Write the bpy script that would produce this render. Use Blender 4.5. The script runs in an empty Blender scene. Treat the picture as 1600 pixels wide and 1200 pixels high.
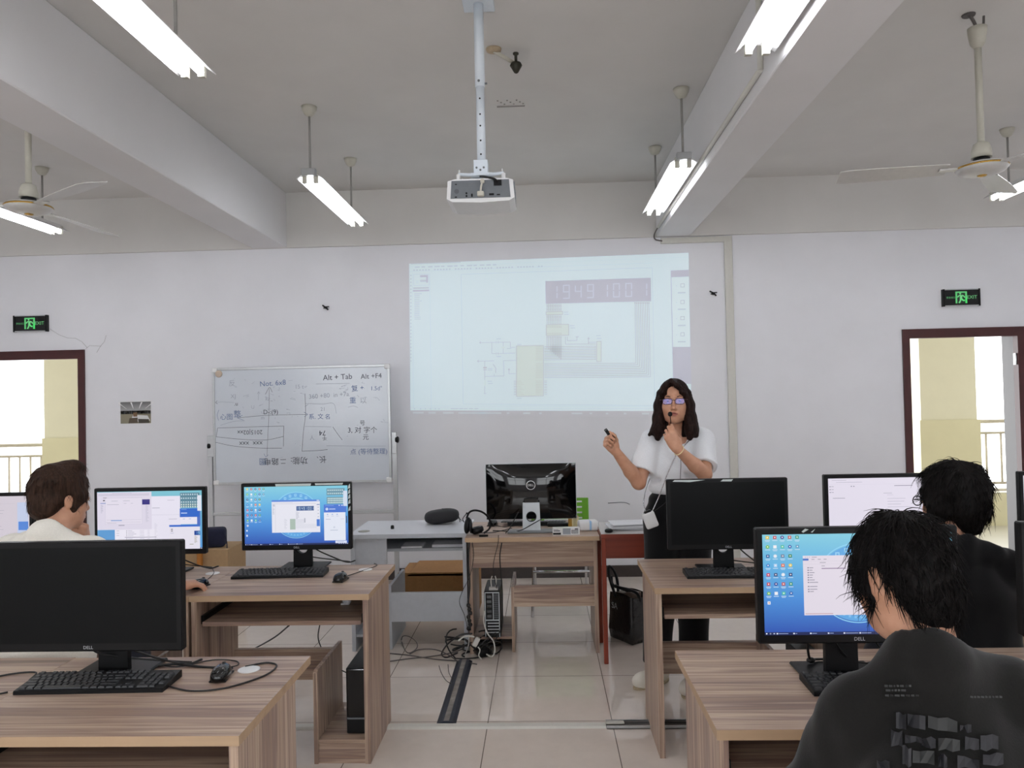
import bpy, bmesh, math, random
import numpy as np
from mathutils import Vector, Matrix

random.seed(7)
SC = bpy.context.scene
COL = SC.collection
PI = math.pi

# ------------------------------------------------------------------ camera model (taken from the perspective of the room)
F = 1190.0; CAM_H = 1.58; RHO = 0.0225
_Y = np.array([46.0 / F, 22.0 / F, 1.0]); _Y /= np.linalg.norm(_Y)
_up = np.array([-math.sin(RHO), -math.cos(RHO), 0.0]); _Z = _up - _up.dot(_Y) * _Y; _Z /= np.linalg.norm(_Z)
_X = np.cross(_Y, _Z)
CM = np.stack([_X, _Y, _Z])


def _ray(px, py):
    return CM @ np.array([(px - 800) / F, (py - 600) / F, 1.0])


def at(px, py, y):
    """world point seen at photo pixel px,py standing at distance y into the room"""
    d = _ray(px, py); t = y / d[1]
    return np.array([d[0] * t, y, d[2] * t + CAM_H])


def atz(px, py, z):
    d = _ray(px, py); t = (z - CAM_H) / d[2]
    return np.array([d[0] * t, d[1] * t, z])


def make_camera():
    cd = bpy.data.cameras.new('camera'); co = bpy.data.objects.new('camera', cd); COL.objects.link(co)
    cd.sensor_fit = 'HORIZONTAL'; cd.sensor_width = 36.0; cd.lens = F / 1600.0 * 36.0
    cd.clip_start = 0.05; cd.clip_end = 200
    r = CM @ np.array([1, 0, 0]); u = CM @ np.array([0, -1, 0]); b = CM @ np.array([0, 0, -1])
    m = Matrix(((r[0], u[0], b[0], 0), (r[1], u[1], b[1], 0), (r[2], u[2], b[2], CAM_H), (0, 0, 0, 1)))
    co.matrix_world = m
    SC.camera = co


make_camera()

# ------------------------------------------------------------------ mesh building
class MB:
    def __init__(s):
        s.v = []; s.f = []; s.mi = []; s.sm = []; s.fc = []; s.hascol = False

    def mark(s):
        return len(s.v)

    def xf(s, mat, start=0):
        for i in range(start, len(s.v)):
            s.v[i] = tuple(mat @ Vector(s.v[i]))
        return s

    def add(s, vs, fs, m=0, smooth=False, col=None):
        o = len(s.v)
        s.v.extend([tuple(map(float, p)) for p in vs])
        for k, f in enumerate(fs):
            s.f.append([i + o for i in f]); s.mi.append(m); s.sm.append(smooth)
            s.fc.append(col)
        if col is not None: s.hascol = True
        return s

    def box(s, x0, x1, y0, y1, z0, z1, m=0, bev=0.0, seg=1):
        if bev <= 0:
            vs = [(x0, y0, z0), (x1, y0, z0), (x1, y1, z0), (x0, y1, z0), (x0, y0, z1), (x1, y0, z1), (x1, y1, z1), (x0, y1, z1)]
            return s.add(vs, [(0, 3, 2, 1), (4, 5, 6, 7), (0, 1, 5, 4), (1, 2, 6, 5), (2, 3, 7, 6), (3, 0, 4, 7)], m)
        bm = bmesh.new(); bmesh.ops.create_cube(bm, size=1.0)
        for v in bm.verts:
            v.co = Vector(((x0 + x1) / 2 + v.co.x * (x1 - x0), (y0 + y1) / 2 + v.co.y * (y1 - y0), (z0 + z1) / 2 + v.co.z * (z1 - z0)))
        bmesh.ops.bevel(bm, geom=bm.edges[:], offset=bev, segments=seg, affect='EDGES', profile=0.5)
        bm.verts.ensure_lookup_table(); bm.verts.index_update()
        s.add([v.co[:] for v in bm.verts], [[v.index for v in f.verts] for f in bm.faces], m, seg > 1)
        bm.free(); return s

    def quad(s, a, b, c, d, m=0, col=None):
        return s.add([a, b, c, d], [(0, 1, 2, 3)], m, False, col)

    def tube(s, path, r, n=8, m=0, cap=True, smooth=True):
        P = [Vector(p) for p in path]; k = len(P)
        rad = r if isinstance(r, (list, tuple)) else [r] * k
        T = []
        for i in range(k):
            t = (P[min(i + 1, k - 1)] - P[max(i - 1, 0)])
            T.append(t.normalized() if t.length > 1e-9 else Vector((0, 0, 1)))
        ref = Vector((0, 0, 1)) if abs(T[0].z) < 0.9 else Vector((1, 0, 0))
        nrm = T[0].cross(ref).normalized()
        vs = []
        for i in range(k):
            nrm = (nrm - T[i] * nrm.dot(T[i])); nrm = nrm.normalized() if nrm.length > 1e-6 else T[i].orthogonal().normalized()
            bn = T[i].cross(nrm)
            for j in range(n):
                a = 2 * PI * j / n
                vs.append(P[i] + (nrm * math.cos(a) + bn * math.sin(a)) * rad[i])
        fs = []
        for i in range(k - 1):
            for j in range(n):
                fs.append((i * n + j, i * n + (j + 1) % n, (i + 1) * n + (j + 1) % n, (i + 1) * n + j))
        s.add(vs, fs, m, smooth)
        if cap:
            s.add(vs[:n], [tuple(reversed(range(n)))], m); s.add(vs[-n:], [tuple(range(n))], m)
        return s

    def lathe(s, prof, c=(0, 0, 0), n=24, m=0, axis='z', smooth=True):
        vs = []; fs = []
        for (r, z) in prof:
            for j in range(n):
                a = 2 * PI * j / n; x = r * math.cos(a); y = r * math.sin(a)
                p = (x, y, z) if axis == 'z' else ((x, z, y) if axis == 'y' else (z, x, y))
                vs.append((p[0] + c[0], p[1] + c[1], p[2] + c[2]))
        k = len(prof)
        for i in range(k - 1):
            for j in range(n):
                q = (i * n + j, i * n + (j + 1) % n, (i + 1) * n + (j + 1) % n, (i + 1) * n + j)
                fs.append(q)
        s.add(vs, fs, m, smooth)
        if prof[0][0] > 1e-6: s.add(vs[:n], [tuple(reversed(range(n)))], m)
        if prof[-1][0] > 1e-6: s.add(vs[-n:], [tuple(range(n))], m)
        return s

    def prism(s, pts, d0, d1, plane='xz', m=0, mside=None):
        """outline pts in a plane, extruded between d0 and d1 along the third axis"""
        def P(p, d):
            return {'xz': (p[0], d, p[1]), 'xy': (p[0], p[1], d), 'yz': (d, p[0], p[1])}[plane]
        n = len(pts)
        vs = [P(p, d0) for p in pts] + [P(p, d1) for p in pts]
        s.add(vs, [tuple(range(n)), tuple(reversed(range(n, 2 * n)))], m)
        s.add(vs, [(i, i + n, (i + 1) % n + n, (i + 1) % n) for i in range(n)], m if mside is None else mside)
        return s

    def ball(s, c, r, n=16, k=10, m=0):
        r = (r, r, r) if not isinstance(r, (tuple, list)) else r
        vs = []; fs = []
        for i in range(k + 1):
            th = PI * i / k
            for j in range(n):
                a = 2 * PI * j / n
                vs.append((c[0] + r[0] * math.sin(th) * math.cos(a), c[1] + r[1] * math.sin(th) * math.sin(a), c[2] + r[2] * math.cos(th)))
        for i in range(k):
            for j in range(n):
                fs.append((i * n + j, (i + 1) * n + j, (i + 1) * n + (j + 1) % n, i * n + (j + 1) % n))
        return s.add(vs, fs, m, True)

    def text(s, txt, o, ux, uy, size, m=0, col=None, align='CENTER', depth=0.0):
        """flat lettering: origin o, reading direction ux, upward direction uy"""
        vs, fs = text_faces(txt, align)
        o = Vector(o); ux = Vector(ux); uy = Vector(uy)
        return s.add([o + ux * (x * size) + uy * (y * size) for x, y in vs], fs, m, False, col)

    def mesh(s, name, mats, off=(0, 0, 0)):
        me = bpy.data.meshes.new(name)
        ox, oy, oz = off
        me.from_pydata([(x - ox, y - oy, z - oz) for x, y, z in s.v], [], s.f)
        for mt in (mats if isinstance(mats, (list, tuple)) else [mats]): me.materials.append(mt)
        me.polygons.foreach_set('material_index', s.mi); me.polygons.foreach_set('use_smooth', s.sm)
        if s.hascol:
            at_ = me.color_attributes.new('Col', 'FLOAT_COLOR', 'CORNER'); buf = []
            for p, c in zip(me.polygons, s.fc):
                if c is None: c = (1, 1, 1)
                for q in range(p.loop_total):
                    cc = c[q] if isinstance(c[0], (tuple, list)) else c
                    buf.extend((cc[0], cc[1], cc[2], 1.0))
            at_.data.foreach_set('color', buf)
        bm = bmesh.new(); bm.from_mesh(me)
        bmesh.ops.remove_doubles(bm, verts=bm.verts, dist=1e-6) if not s.hascol else None
        if not s.hascol: bmesh.ops.recalc_face_normals(bm, faces=bm.faces)
        bm.to_mesh(me); bm.free()
        me.update(); return me


_tcache = {}


def text_faces(txt, align='CENTER'):
    k = (txt, align)
    if k in _tcache: return _tcache[k]
    cu = bpy.data.curves.new('t', 'FONT'); cu.body = txt; cu.align_x = align; cu.align_y = 'CENTER'; cu.resolution_u = 3
    ob = bpy.data.objects.new('t', cu); COL.objects.link(ob)
    bpy.context.view_layer.update()
    dg = bpy.context.evaluated_depsgraph_get()
    me = bpy.data.meshes.new_from_object(ob.evaluated_get(dg))
    vs = [(v.co.x, v.co.y) for v in me.vertices]; fs = [tuple(p.vertices) for p in me.polygons]
    bpy.data.objects.remove(ob); bpy.data.curves.remove(cu); bpy.data.meshes.remove(me)
    _tcache[k] = (vs, fs); return vs, fs


BASE = {}   # world base point of every thing, so that parts can be authored in room coordinates


def tag(o, label=None, cat=None, group=None, kind=None):
    if label: o['label'] = label
    if cat: o['category'] = cat
    if group: o['group'] = group
    if kind: o['kind'] = kind
    return o


def thing(name, label, cat, loc=(0, 0, 0), group=None, kind=None):
    o = bpy.data.objects.new(name, None); COL.objects.link(o); o.location = tuple(map(float, loc)); o.empty_display_size = 0.1
    BASE[o.name] = tuple(map(float, loc))
    return tag(o, label, cat, group, kind)


def part(name, mb, mats, parent, label=None):
    off = BASE[parent.name]
    me = mb.mesh(name, mats, off) if isinstance(mb, MB) else mb
    o = bpy.data.objects.new(name, me); COL.objects.link(o); o.parent = parent
    BASE[o.name] = off
    if label: o['label'] = label
    return o


def solo(name, mb, mats, label, cat, group=None, kind=None, base=None):
    """a thing that is one mesh; its origin goes to the bottom centre"""
    if base is None:
        a = np.array(mb.v); lo = a.min(0); hi = a.max(0); base = ((lo[0] + hi[0]) / 2, (lo[1] + hi[1]) / 2, lo[2])
    base = tuple(map(float, base))
    o = bpy.data.objects.new(name, mb.mesh(name, mats, base)); COL.objects.link(o); o.location = base
    BASE[o.name] = base
    return tag(o, label, cat, group, kind)


def struct(name, mb, mats, label=None):
    return solo(name, mb, mats, label, None, kind='structure')


def copy_tree(o, parent=None):
    c = o.copy(); COL.objects.link(c); BASE[c.name] = BASE.get(o.name, (0, 0, 0))
    if parent is not None: c.parent = parent
    for ch in list(o.children): copy_tree(ch, c)
    return c


def smooth_path(pts, n=6):
    """Catmull-Rom through pts"""
    P = [np.array(p, float) for p in pts]
    P = [2 * P[0] - P[1]] + P + [2 * P[-1] - P[-2]]
    out = []
    for i in range(1, len(P) - 2):
        a, b, c, d = P[i - 1:i + 3]
        for t in np.linspace(0, 1, n, endpoint=False):
            out.append(0.5 * (2 * b + (c - a) * t + (2 * a - 5 * b + 4 * c - d) * t * t + (3 * b - a - 3 * c + d) * t ** 3))
    out.append(P[-2]); return out


# ------------------------------------------------------------------ materials
def lin(c):
    return tuple(((x / 255) / 12.92 if x / 255 <= 0.04045 else ((x / 255 + 0.055) / 1.055) ** 2.4) for x in c)


class N:
    def __init__(s, name):
        s.mat = bpy.data.materials.new(name); s.mat.use_nodes = True
        s.t = s.mat.node_tree; s.t.nodes.clear()
        s.out = s.t.nodes.new('ShaderNodeOutputMaterial'); s.b = s.t.nodes.new('ShaderNodeBsdfPrincipled')
        s.t.links.new(s.b.outputs[0], s.out.inputs[0])

    def n(s, typ, **kw):
        nd = s.t.nodes.new(typ)
        for k, v in kw.items(): setattr(nd, k, v)
        return nd

    def l(s, a, b): s.t.links.new(a, b)

    def set(s, **kw):
        for k, v in kw.items():
            i = s.b.inputs[k.replace('_', ' ')]
            i.default_value = (*v, 1.0) if isinstance(v, tuple) and len(v) == 3 else v
        return s

    def coords(s, scale=(1, 1, 1), rnd=False):
        tc = s.n('ShaderNodeTexCoord'); mp = s.n('ShaderNodeMapping'); mp.inputs['Scale'].default_value = scale
        if rnd:
            oi = s.n('ShaderNodeObjectInfo'); mul = s.n('ShaderNodeVectorMath', operation='SCALE'); mul.inputs[0].default_value = (7.1, 13.7, 9.3)
            s.l(oi.outputs['Random'], mul.inputs['Scale']); ad = s.n('ShaderNodeVectorMath', operation='ADD')
            s.l(tc.outputs['Object'], ad.inputs[0]); s.l(mul.outputs[0], ad.inputs[1]); s.l(ad.outputs[0], mp.inputs[0])
        else:
            s.l(tc.outputs['Object'], mp.inputs[0])
        return mp.outputs[0]

    def noise(s, vec, scale, detail=4, rough=0.55):
        nz = s.n('ShaderNodeTexNoise'); nz.inputs['Scale'].default_value = scale; nz.inputs['Detail'].default_value = detail
        nz.inputs['Roughness'].default_value = rough
        s.l(vec, nz.inputs['Vector']); return nz.outputs['Fac']

    def ramp(s, fac, stops):
        r = s.n('ShaderNodeValToRGB'); e = r.color_ramp.elements
        while len(e) < len(stops): e.new(0.5)
        for i, (p, c) in enumerate(stops): e[i].position = p; e[i].color = (*c, 1)
        s.l(fac, r.inputs[0]); return r.outputs[0]

    def bump(s, h, strength, dist=0.01):
        b = s.n('ShaderNodeBump'); b.inputs['Strength'].default_value = strength; b.inputs['Distance'].default_value = dist
        s.l(h, b.inputs['Height']); s.l(b.outputs[0], s.b.inputs['Normal']); return s


def plain(name, c, rough=0.5, spec=0.5, metal=0.0, nz=0.0, scale=40, bump=0.0):
    """paint / plastic / metal with a slight procedural mottling"""
    m = N(name); c = lin(c); m.set(Roughness=rough, Metallic=metal); m.b.inputs['Specular IOR Level'].default_value = spec
    v = m.coords(); f = m.noise(v, scale)
    k0 = 1 - nz; k1 = 1 + nz
    m.l(m.ramp(f, [(0.3, tuple(min(1, x * k0) for x in c)), (0.7, tuple(min(1, x * k1) for x in c))]), m.b.inputs['Base Color'])
    if bump: m.bump(f, bump)
    return m.mat


def wood(name, axis, tones, rough=0.38, fine=1.0):
    """wood-print laminate, streaks running along the given axis"""
    m = N(name); sc = [9.0, 9.0, 9.0]; sc[axis] = 0.35
    v = m.coords(tuple(sc), True); f1 = m.noise(v, 1.6, 3, 0.5)
    sc2 = [60.0, 60.0, 60.0]; sc2[axis] = 1.2
    f2 = m.noise(m.coords(tuple(sc2), True), 1.5 * fine, 3, 0.6)
    mx = m.n('ShaderNodeMath', operation='MULTIPLY_ADD'); m.l(f2, mx.inputs[0]); mx.inputs[1].default_value = 0.28
    m.l(f1, mx.inputs[2])
    k = len(tones); st = [(0.42 + 0.42 * i / (k - 1), lin(t)) for i, t in enumerate(tones)]
    m.l(m.ramp(mx.outputs[0], st), m.b.inputs['Base Color']); m.set(Roughness=rough)
    m.b.inputs['Specular IOR Level'].default_value = 0.4
    return m.mat


def display(name, strength, base=(0.01, 0.01, 0.012), rough=0.35, diffuse=False):
    m = N(name); a = m.n('ShaderNodeVertexColor'); a.layer_name = 'Col'
    m.set(Base_Color=base, Roughness=rough)
    if diffuse: m.l(a.outputs[0], m.b.inputs['Base Color'])
    else:
        m.l(a.outputs[0], m.b.inputs['Emission Color']); m.set(Emission_Strength=strength)
    return m.mat


def emit(name, c, strength):
    m = N(name); m.set(Base_Color=c, Emission_Color=c, Emission_Strength=strength); return m.mat


TAN = [(112, 91, 79), (160, 134, 116), (136, 112, 103), (186, 162, 141), (151, 125, 111), (199, 177, 156), (140, 116, 102)]
M = dict(
    wall=plain('white_wall_paint', (229, 229, 233), 0.85, 0.2, nz=0.02, scale=3, bump=0.02),
    ceil=plain('ceiling_paint', (216, 214, 211), 0.9, 0.1, nz=0.03, scale=2),
    beam=plain('beam_paint', (224, 223, 224), 0.85, 0.2, nz=0.02, scale=2),
    trunk=plain('cream_trunking', (205, 203, 195), 0.55, nz=0.02),
    base_dark=plain('dark_skirting_tile', (62, 54, 52), 0.3, nz=0.1),
    wood_x=wood('laminate_lengthwise', 0, TAN), wood_z=wood('laminate_upright', 2, TAN), wood_y=wood('laminate_depthwise', 1, TAN),
    edge=wood('edge_band', 0, [(166, 139, 112), (182, 154, 124), (174, 146, 118)], 0.5),
    grey_x=plain('grey_laminate', (182, 186, 192), 0.35, nz=0.03), grey_top=plain('pale_grey_desk_top', (216, 218, 224), 0.3, nz=0.02),
    red=wood('red_brown_wood', 0, [(98, 38, 25), (122, 50, 32), (108, 43, 28)], 0.4), red_z=wood('red_brown_wood_upright', 2, [(112, 44, 28), (140, 58, 36), (124, 50, 32)], 0.4),
    frame=plain('maroon_door_paint', (68, 26, 26), 0.4, nz=0.12, scale=12),
    black=plain('black_plastic', (13, 13, 15), 0.42, 0.25, nz=0.08), gloss=plain('glossy_black', (8, 8, 9), 0.06, nz=0.0),
    panel_off=plain('switched_off_screen', (8, 10, 11), 0.4, 0.16, nz=0.05, scale=8), key=plain('black_keycap', (28, 29, 33), 0.4, nz=0.05),
    cable=plain('black_cable', (24, 22, 22), 0.5, nz=0.05), cable_grey=plain('grey_cable', (92, 86, 84), 0.55, nz=0.05), cable_white=plain('white_cable', (205, 203, 196), 0.5),
    silver=plain('silver_plastic', (186, 192, 196), 0.35, metal=0.3, nz=0.03), chrome=plain('chrome', (205, 205, 208), 0.12, metal=1.0),
    alu=plain('aluminium', (188, 190, 192), 0.35, metal=0.85, nz=0.04), white_metal=plain('white_powder_coat', (214, 222, 230), 0.4, nz=0.02),
    grey_metal=plain('grey_metal', (108, 112, 116), 0.4, metal=0.5, nz=0.04), board=plain('whiteboard_enamel', (206, 212, 220), 0.16, nz=0.02, scale=4),
    ink=plain('dark_marker_ink', (74, 78, 92), 0.6), ink_blue=plain('blue_marker_ink', (96, 116, 160), 0.6), ink_faint=plain('faded_marker_ink', (160, 168, 182), 0.6),
    cream=plain('cream_plastic', (190, 187, 174), 0.5, nz=0.03), white=plain('white_plastic', (226, 226, 226), 0.4, nz=0.02),
    card=plain('brown_cardboard', (156, 112, 66), 0.8, nz=0.08), paper=plain('white_paper', (226, 226, 230), 0.8, nz=0.02),
    fanblade=plain('fan_blade_enamel', (190, 188, 184), 0.3, nz=0.04), gold=plain('gold_trim', (190, 150, 70), 0.25, metal=0.9),
    green=plain('green_plastic', (112, 176, 48), 0.45, nz=0.03), navy=plain('navy_fabric', (30, 34, 58), 0.9, nz=0.1),
    colum=plain('cream_wall_tile', (210, 208, 188), 0.7, nz=0.02, scale=5), colum2=plain('yellow_cream_tile', (202, 198, 168), 0.6, nz=0.03, scale=5),
    rail=plain('galvanised_rail', (196, 190, 180), 0.6, metal=0.0, nz=0.05), hood=plain('lamp_hood', (226, 226, 226), 0.5),
    tube=emit('fluorescent_tube', (0.93, 0.95, 1.0), 20.0), disp=display('screen_picture', 1.0), printed=display('printed_picture', 0, rough=0.6, diffuse=True),
    projected=display('projected_light', 1.0, base=lin((229, 229, 233)), rough=0.9),  # emission stands in for the projector's light on the wall
    rod=plain('grey_lamp_rod', (150, 148, 144), 0.5, nz=0.03), gold_label=plain('silver_print', (186, 190, 194), 0.4, metal=0.4), skin=None,
)


def floor_mat():
    m = N('polished_floor_tile'); tc = m.n('ShaderNodeTexCoord'); sp = m.n('ShaderNodeSeparateXYZ'); m.l(tc.outputs['Object'], sp.inputs[0])
    def line(sock, off):
        a = m.n('ShaderNodeMath', operation='ADD'); m.l(sock, a.inputs[0]); a.inputs[1].default_value = off
        b = m.n('ShaderNodeMath', operation='PINGPONG'); m.l(a.outputs[0], b.inputs[0]); b.inputs[1].default_value = 0.3025
        c = m.n('ShaderNodeMath', operation='LESS_THAN'); m.l(b.outputs[0], c.inputs[0]); c.inputs[1].default_value = 0.0022
        return c.outputs[0]
    lx = line(sp.outputs['X'], 0.352 + 0.605 * 20); ly = line(sp.outputs['Y'], -4.303 + 0.605 * 20)
    mx = m.n('ShaderNodeMath', operation='MAXIMUM'); m.l(lx, mx.inputs[0]); m.l(ly, mx.inputs[1])
    f = m.noise(m.coords(), 1.1, 5); f2 = m.noise(m.coords(), 14, 4)
    ad = m.n('ShaderNodeMath', operation='MULTIPLY_ADD'); m.l(f2, ad.inputs[0]); ad.inputs[1].default_value = 0.35; m.l(f, ad.inputs[2])
    colr = m.ramp(ad.outputs[0], [(0.45, lin((212, 201, 191))), (0.85, lin((226, 215, 205)))])
    mix = m.n('ShaderNodeMix', data_type='RGBA'); m.l(mx.outputs[0], mix.inputs['Factor']); m.l(colr, mix.inputs['A']); mix.inputs['B'].default_value = (*lin((116, 106, 98)), 1)
    m.l(mix.outputs['Result'], m.b.inputs['Base Color']); m.set(Roughness=0.008, IOR=1.6); m.b.inputs['Specular IOR Level'].default_value = 0.6
    return m.mat


M['floor'] = floor_mat()
# ================================================================== ROOM SHELL
WY = 6.74; CZ = 3.47; X0, X1, YB = -6.1, 5.0, -4.0
DL = (-5.15, -4.17); DR = (3.19, 4.125); DH = 2.04

struct('floor', MB().box(X0 - .2, X1 + .2, YB - .2, WY, -0.12, 0.0), M['floor'])
struct('ceiling', MB().box(X0 - .2, X1 + .2, YB - .2, WY + .2, CZ, CZ + 0.15), M['ceil'])
w = MB()
for a, b in ((X0 - .2, DL[0]), (DL[1], DR[0]), (DR[1], X1 + .2)): w.box(a, b, WY, WY + .2, -.12, CZ)
for a, b in (DL, DR): w.box(a, b, WY, WY + .2, DH, CZ)
struct('wall_front', w, M['wall'])
struct('wall_left', MB().box(X0 - .2, X0, YB, WY, 0, CZ), M['wall'])
struct('wall_right', MB().box(X1, X1 + .2, YB, WY, 0, CZ), M['wall'])
WB_ = [(-5.3, -3.2), (-2.6, -.5), (.1, 2.1), (2.6, 4.5)]; w = MB(); e_ = X0
for a, b in WB_: w.box(e_, a, YB - .2, YB, 0, CZ); w.box(a, b, YB - .2, YB, 0, .92); w.box(a, b, YB - .2, YB, 2.88, CZ); e_ = b
w.box(e_, X1, YB - .2, YB, 0, CZ); struct('wall_back', w, M['wall'])
for i, (a, b) in enumerate(WB_):  # back windows assumed out of view, added for daylight from behind
    wn = thing('window_%d' % (i + 1), None, None, ((a + b) / 2, YB - .1, .92), kind='structure'); f_ = MB()
    for x in (a, (a + b) / 2 - .025, b - .05): f_.box(x, x + .05, YB - .13, YB - .07, .92, 2.88)
    for z in (.92, 2.2, 2.83): f_.box(a, b, YB - .13, YB - .07, z, z + .05)
    part('window_frame', f_, M['alu'], wn); part('window_sill', MB().box(a - .03, b + .03, YB - .08, YB + .05, .89, .92), M['white'], wn)
struct('trim_1', MB().box(-2.56, -2.245, YB, WY - .03, 2.975, CZ, bev=.006), M['beam'], 'white concrete ceiling beam left of the projector')
struct('trim_2', MB().box(1.04, 1.335, YB, WY - .03, 2.975, CZ, bev=.006), M['beam'], 'white concrete ceiling beam right of the projector')
struct('trim_3', MB().box(X0, X1, WY - .03, WY, 2.975, CZ), M['ceil'], 'white beam across the top of the front wall')
for i, (a, b) in enumerate(((X0, DL[0] - .07), (DL[1] + .07, DR[0] - .07), (DR[1] + .07, X1))):
    struct('baseboard_front' if i == 1 else ('baseboard_front_left' if i == 0 else 'baseboard_front_right'), MB().box(a, b, WY - .012, WY, 0, 0.1), M['base_dark'])

# doors: maroon frames around open doorways
for nm, (a, b), lab in (('door_1', DL, 'open doorway with maroon frame at the left end of the front wall'), ('door_2', DR, 'open doorway with maroon frame at the right end of the front wall')):
    d = thing(nm, None, None, ((a + b) / 2, WY, 0), kind='structure')
    fr = MB(); t = .068; y0 = WY - .018; y1 = WY + .05
    fr.prism([(a - t + .02, 0), (a + .012, 0), (a + .012, DH - .012), (b - .012, DH - .012), (b - .012, 0), (b + t - .02, 0), (b + t - .02, DH + t), (a - t + .02, DH + t)], y0, y1, 'xz')
    part('frame', fr, M['frame'], d)
    part('lining', MB().box(a - .0, a + .01, WY + .05, WY + .216, 0, DH).box(b - .01, b, WY + .05, WY + .216, 0, DH), plain('grey_door_lining', (118, 116, 118), .6) if nm == 'door_1' else bpy.data.materials['grey_door_lining'], d, 'grey painted reveal')  # grey board added over the reveal, painting shade against the bright sky
    for z in (.25, 1.78):
        h = MB(); h.box(b - .016, b - .008, WY + .005, WY + .045, z, z + .1); h.tube([(b - .018, WY, z), (b - .018, WY, z + .1)], .006, 8)
        part('hinge', h, M['alu'], d)

# corridor outside the doors
struct('corridor_roof', MB().box(-9, 8, WY + .2, 9.5, 2.75, 2.95), plain('corridor_soffit', (190, 186, 176), .8))  # unseen roof added to keep sky light off the columns
w = MB(); e_ = -9
for a, b in (DL, DR): w.box(e_, a, WY + .2, WY + .215, 0, 2.75); w.box(a, b, WY + .2, WY + .215, DH, 2.75); e_ = b
w.box(e_, 8, WY + .2, WY + .215, 0, 2.75); struct('trim_4', w, plain('corridor_wall_tile', (150, 140, 122), .7))  # unseen dark cladding added to cut light bounced onto the columns
struct('corridor_floor', MB().box(-9, 8, WY, 9.3, -.14, -.012), plain('corridor_tile', (176, 172, 160), .35, nz=.04, scale=3))
for x0, x1, lab in ((-6.02, -5.3, 'left'), (4.385, 5.02, 'right')):
    c = MB(); c.box(x0, x1, 9.0, 9.28, 1.225, 3.6); c.box(x0 - .02, x1 + .03, 8.985, 9.29, -.012, 1.225, 1)
    struct('corridor_column', c, [M['colum'], M['colum2']], 'cream column outside the %s doorway' % lab)
for x0, x1, lab, dz in ((-8.6, -6.04, 'left', -.055), (5.05, 7.4, 'right', 0)):
    struct('corridor_parapet', MB().box(x0, x1, 9.05, 9.25, -.012, .36 + dz), M['colum2'], 'low parapet outside the %s doorway' % lab)
    r = thing('railing', 'metal balustrade on low parapet outside the %s doorway' % lab, 'railing', ((x0 + x1) / 2, 9.12, .36 + dz), group=None)
    for z, nm, rr in ((1.195, 'top_rail', .024), (1.06, 'middle_rail', .016), (.475, 'bottom_rail', .016)):
        part(nm, MB().tube([(x0, 9.12, z + dz), (x1, 9.12, z + dz)], rr, 10), M['rail'], r)
    part('foot_rail', MB().box(x0, x1, 9.06, 9.18, .385 + dz, .415 + dz), M['rail'], r)
    n = int((x1 - x0) / .135)
    for i in range(n + 1):
        x = (x1 - .1 - i * .135) if lab == 'left' else (x0 + .13 + i * .17)
        if x > x1 - .02 or x < x0: continue
        part('baluster', MB().tube([(x, 9.12, .475 + dz), (x, 9.12, 1.06 + dz)], .014, 8), M['rail'], r)
    for x in (x0 + .03, x1 - .03):
        part('post', MB().tube([(x, 9.12, .36 + dz), (x, 9.12, 1.195 + dz)], .02, 8), M['rail'], r)

# trunking down the wall and along the beam
t = thing('cable_trunking', 'cream plastic trunking under the right beam running down the wall', 'trunking', (1.66, WY - .02, .1))
part('vertical_run', MB().box(1.63, 1.70, WY - .022, WY, .1, 2.955, bev=.003), M['trunk'], t)
part('horizontal_run', MB().box(1.08, 1.70, WY - .024, WY, 2.915, 2.965, bev=.003), M['trunk'], t)
t = thing('conduit', 'thin cream conduit running along the side of the right beam', 'conduit', (1.03, 3.5, 3.0))
part('beam_run', MB().tube(smooth_path([(1.028, 3.48, 3.05), (1.028, 5.2, 3.035), (1.028, 6.5, 3.015)], 4), .014, 8), M['trunk'], t)
part('drop', MB().tube([(1.028, 3.475, CZ), (1.028, 3.475, 3.05)], .014, 8), M['trunk'], t)
part('loose_wire', MB().tube(smooth_path([(1.025, 6.5, 3.015), (1.02, 6.69, 2.99), (1.03, 6.70, 2.95), (1.09, 6.705, 2.935)], 6), .006, 6), M['cable_grey'], t)

# ------------------------------------------------------------------ fluorescent lamps
def lamp(x, y0, y1, label, rods):
    z = 2.998
    L = thing('fluorescent_lamp', label, 'lamp', (x, (y0 + y1) / 2, z - .014), group='hanging fluorescent lamps')
    h = MB(); pts = [(x - .085, z + .010), (x - .04, z + .042), (x - .03, z + .062), (x + .03, z + .062), (x + .04, z + .042), (x + .085, z + .010), (x + .082, z + .008), (x + .038, z + .038), (x - .038, z + .038), (x - .082, z + .008)]
    h.prism(pts, y0 - .0, y1 + .04, 'xz'); part('hood', h, M['hood'], L)
    for s in (-1, 1):
        tb = MB(); tb.tube([(x + s * .036, y0 + .035, z), (x + s * .036, y1, z)], .0135, 12); part('tube', tb, M['tube'], L)
        for yy in (y0 + .02, y1 + .008):
            sk = MB().box(x + s * .036 - .014, x + s * .036 + .014, yy - .012, yy + .012, z - .016, z + .045); part('socket', sk, M['cream'], L)
    part('end_box', MB().box(x - .045, x + .045, y0 - .03, y0 + .008, z + .022, z + .066, bev=.003), M['alu'], L)
    for yr in rods:
        rd = part('rod', MB().tube([(x, yr, z + .06), (x, yr, CZ - .05)], .0075, 8), M['rod'], L)
        part('canopy', MB().lathe([(.012, CZ - .062), (.03, CZ - .05), (.046, CZ - .02), (.05, CZ)], (x, yr, 0), 16), M['cream'], rd)
    return L


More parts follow.
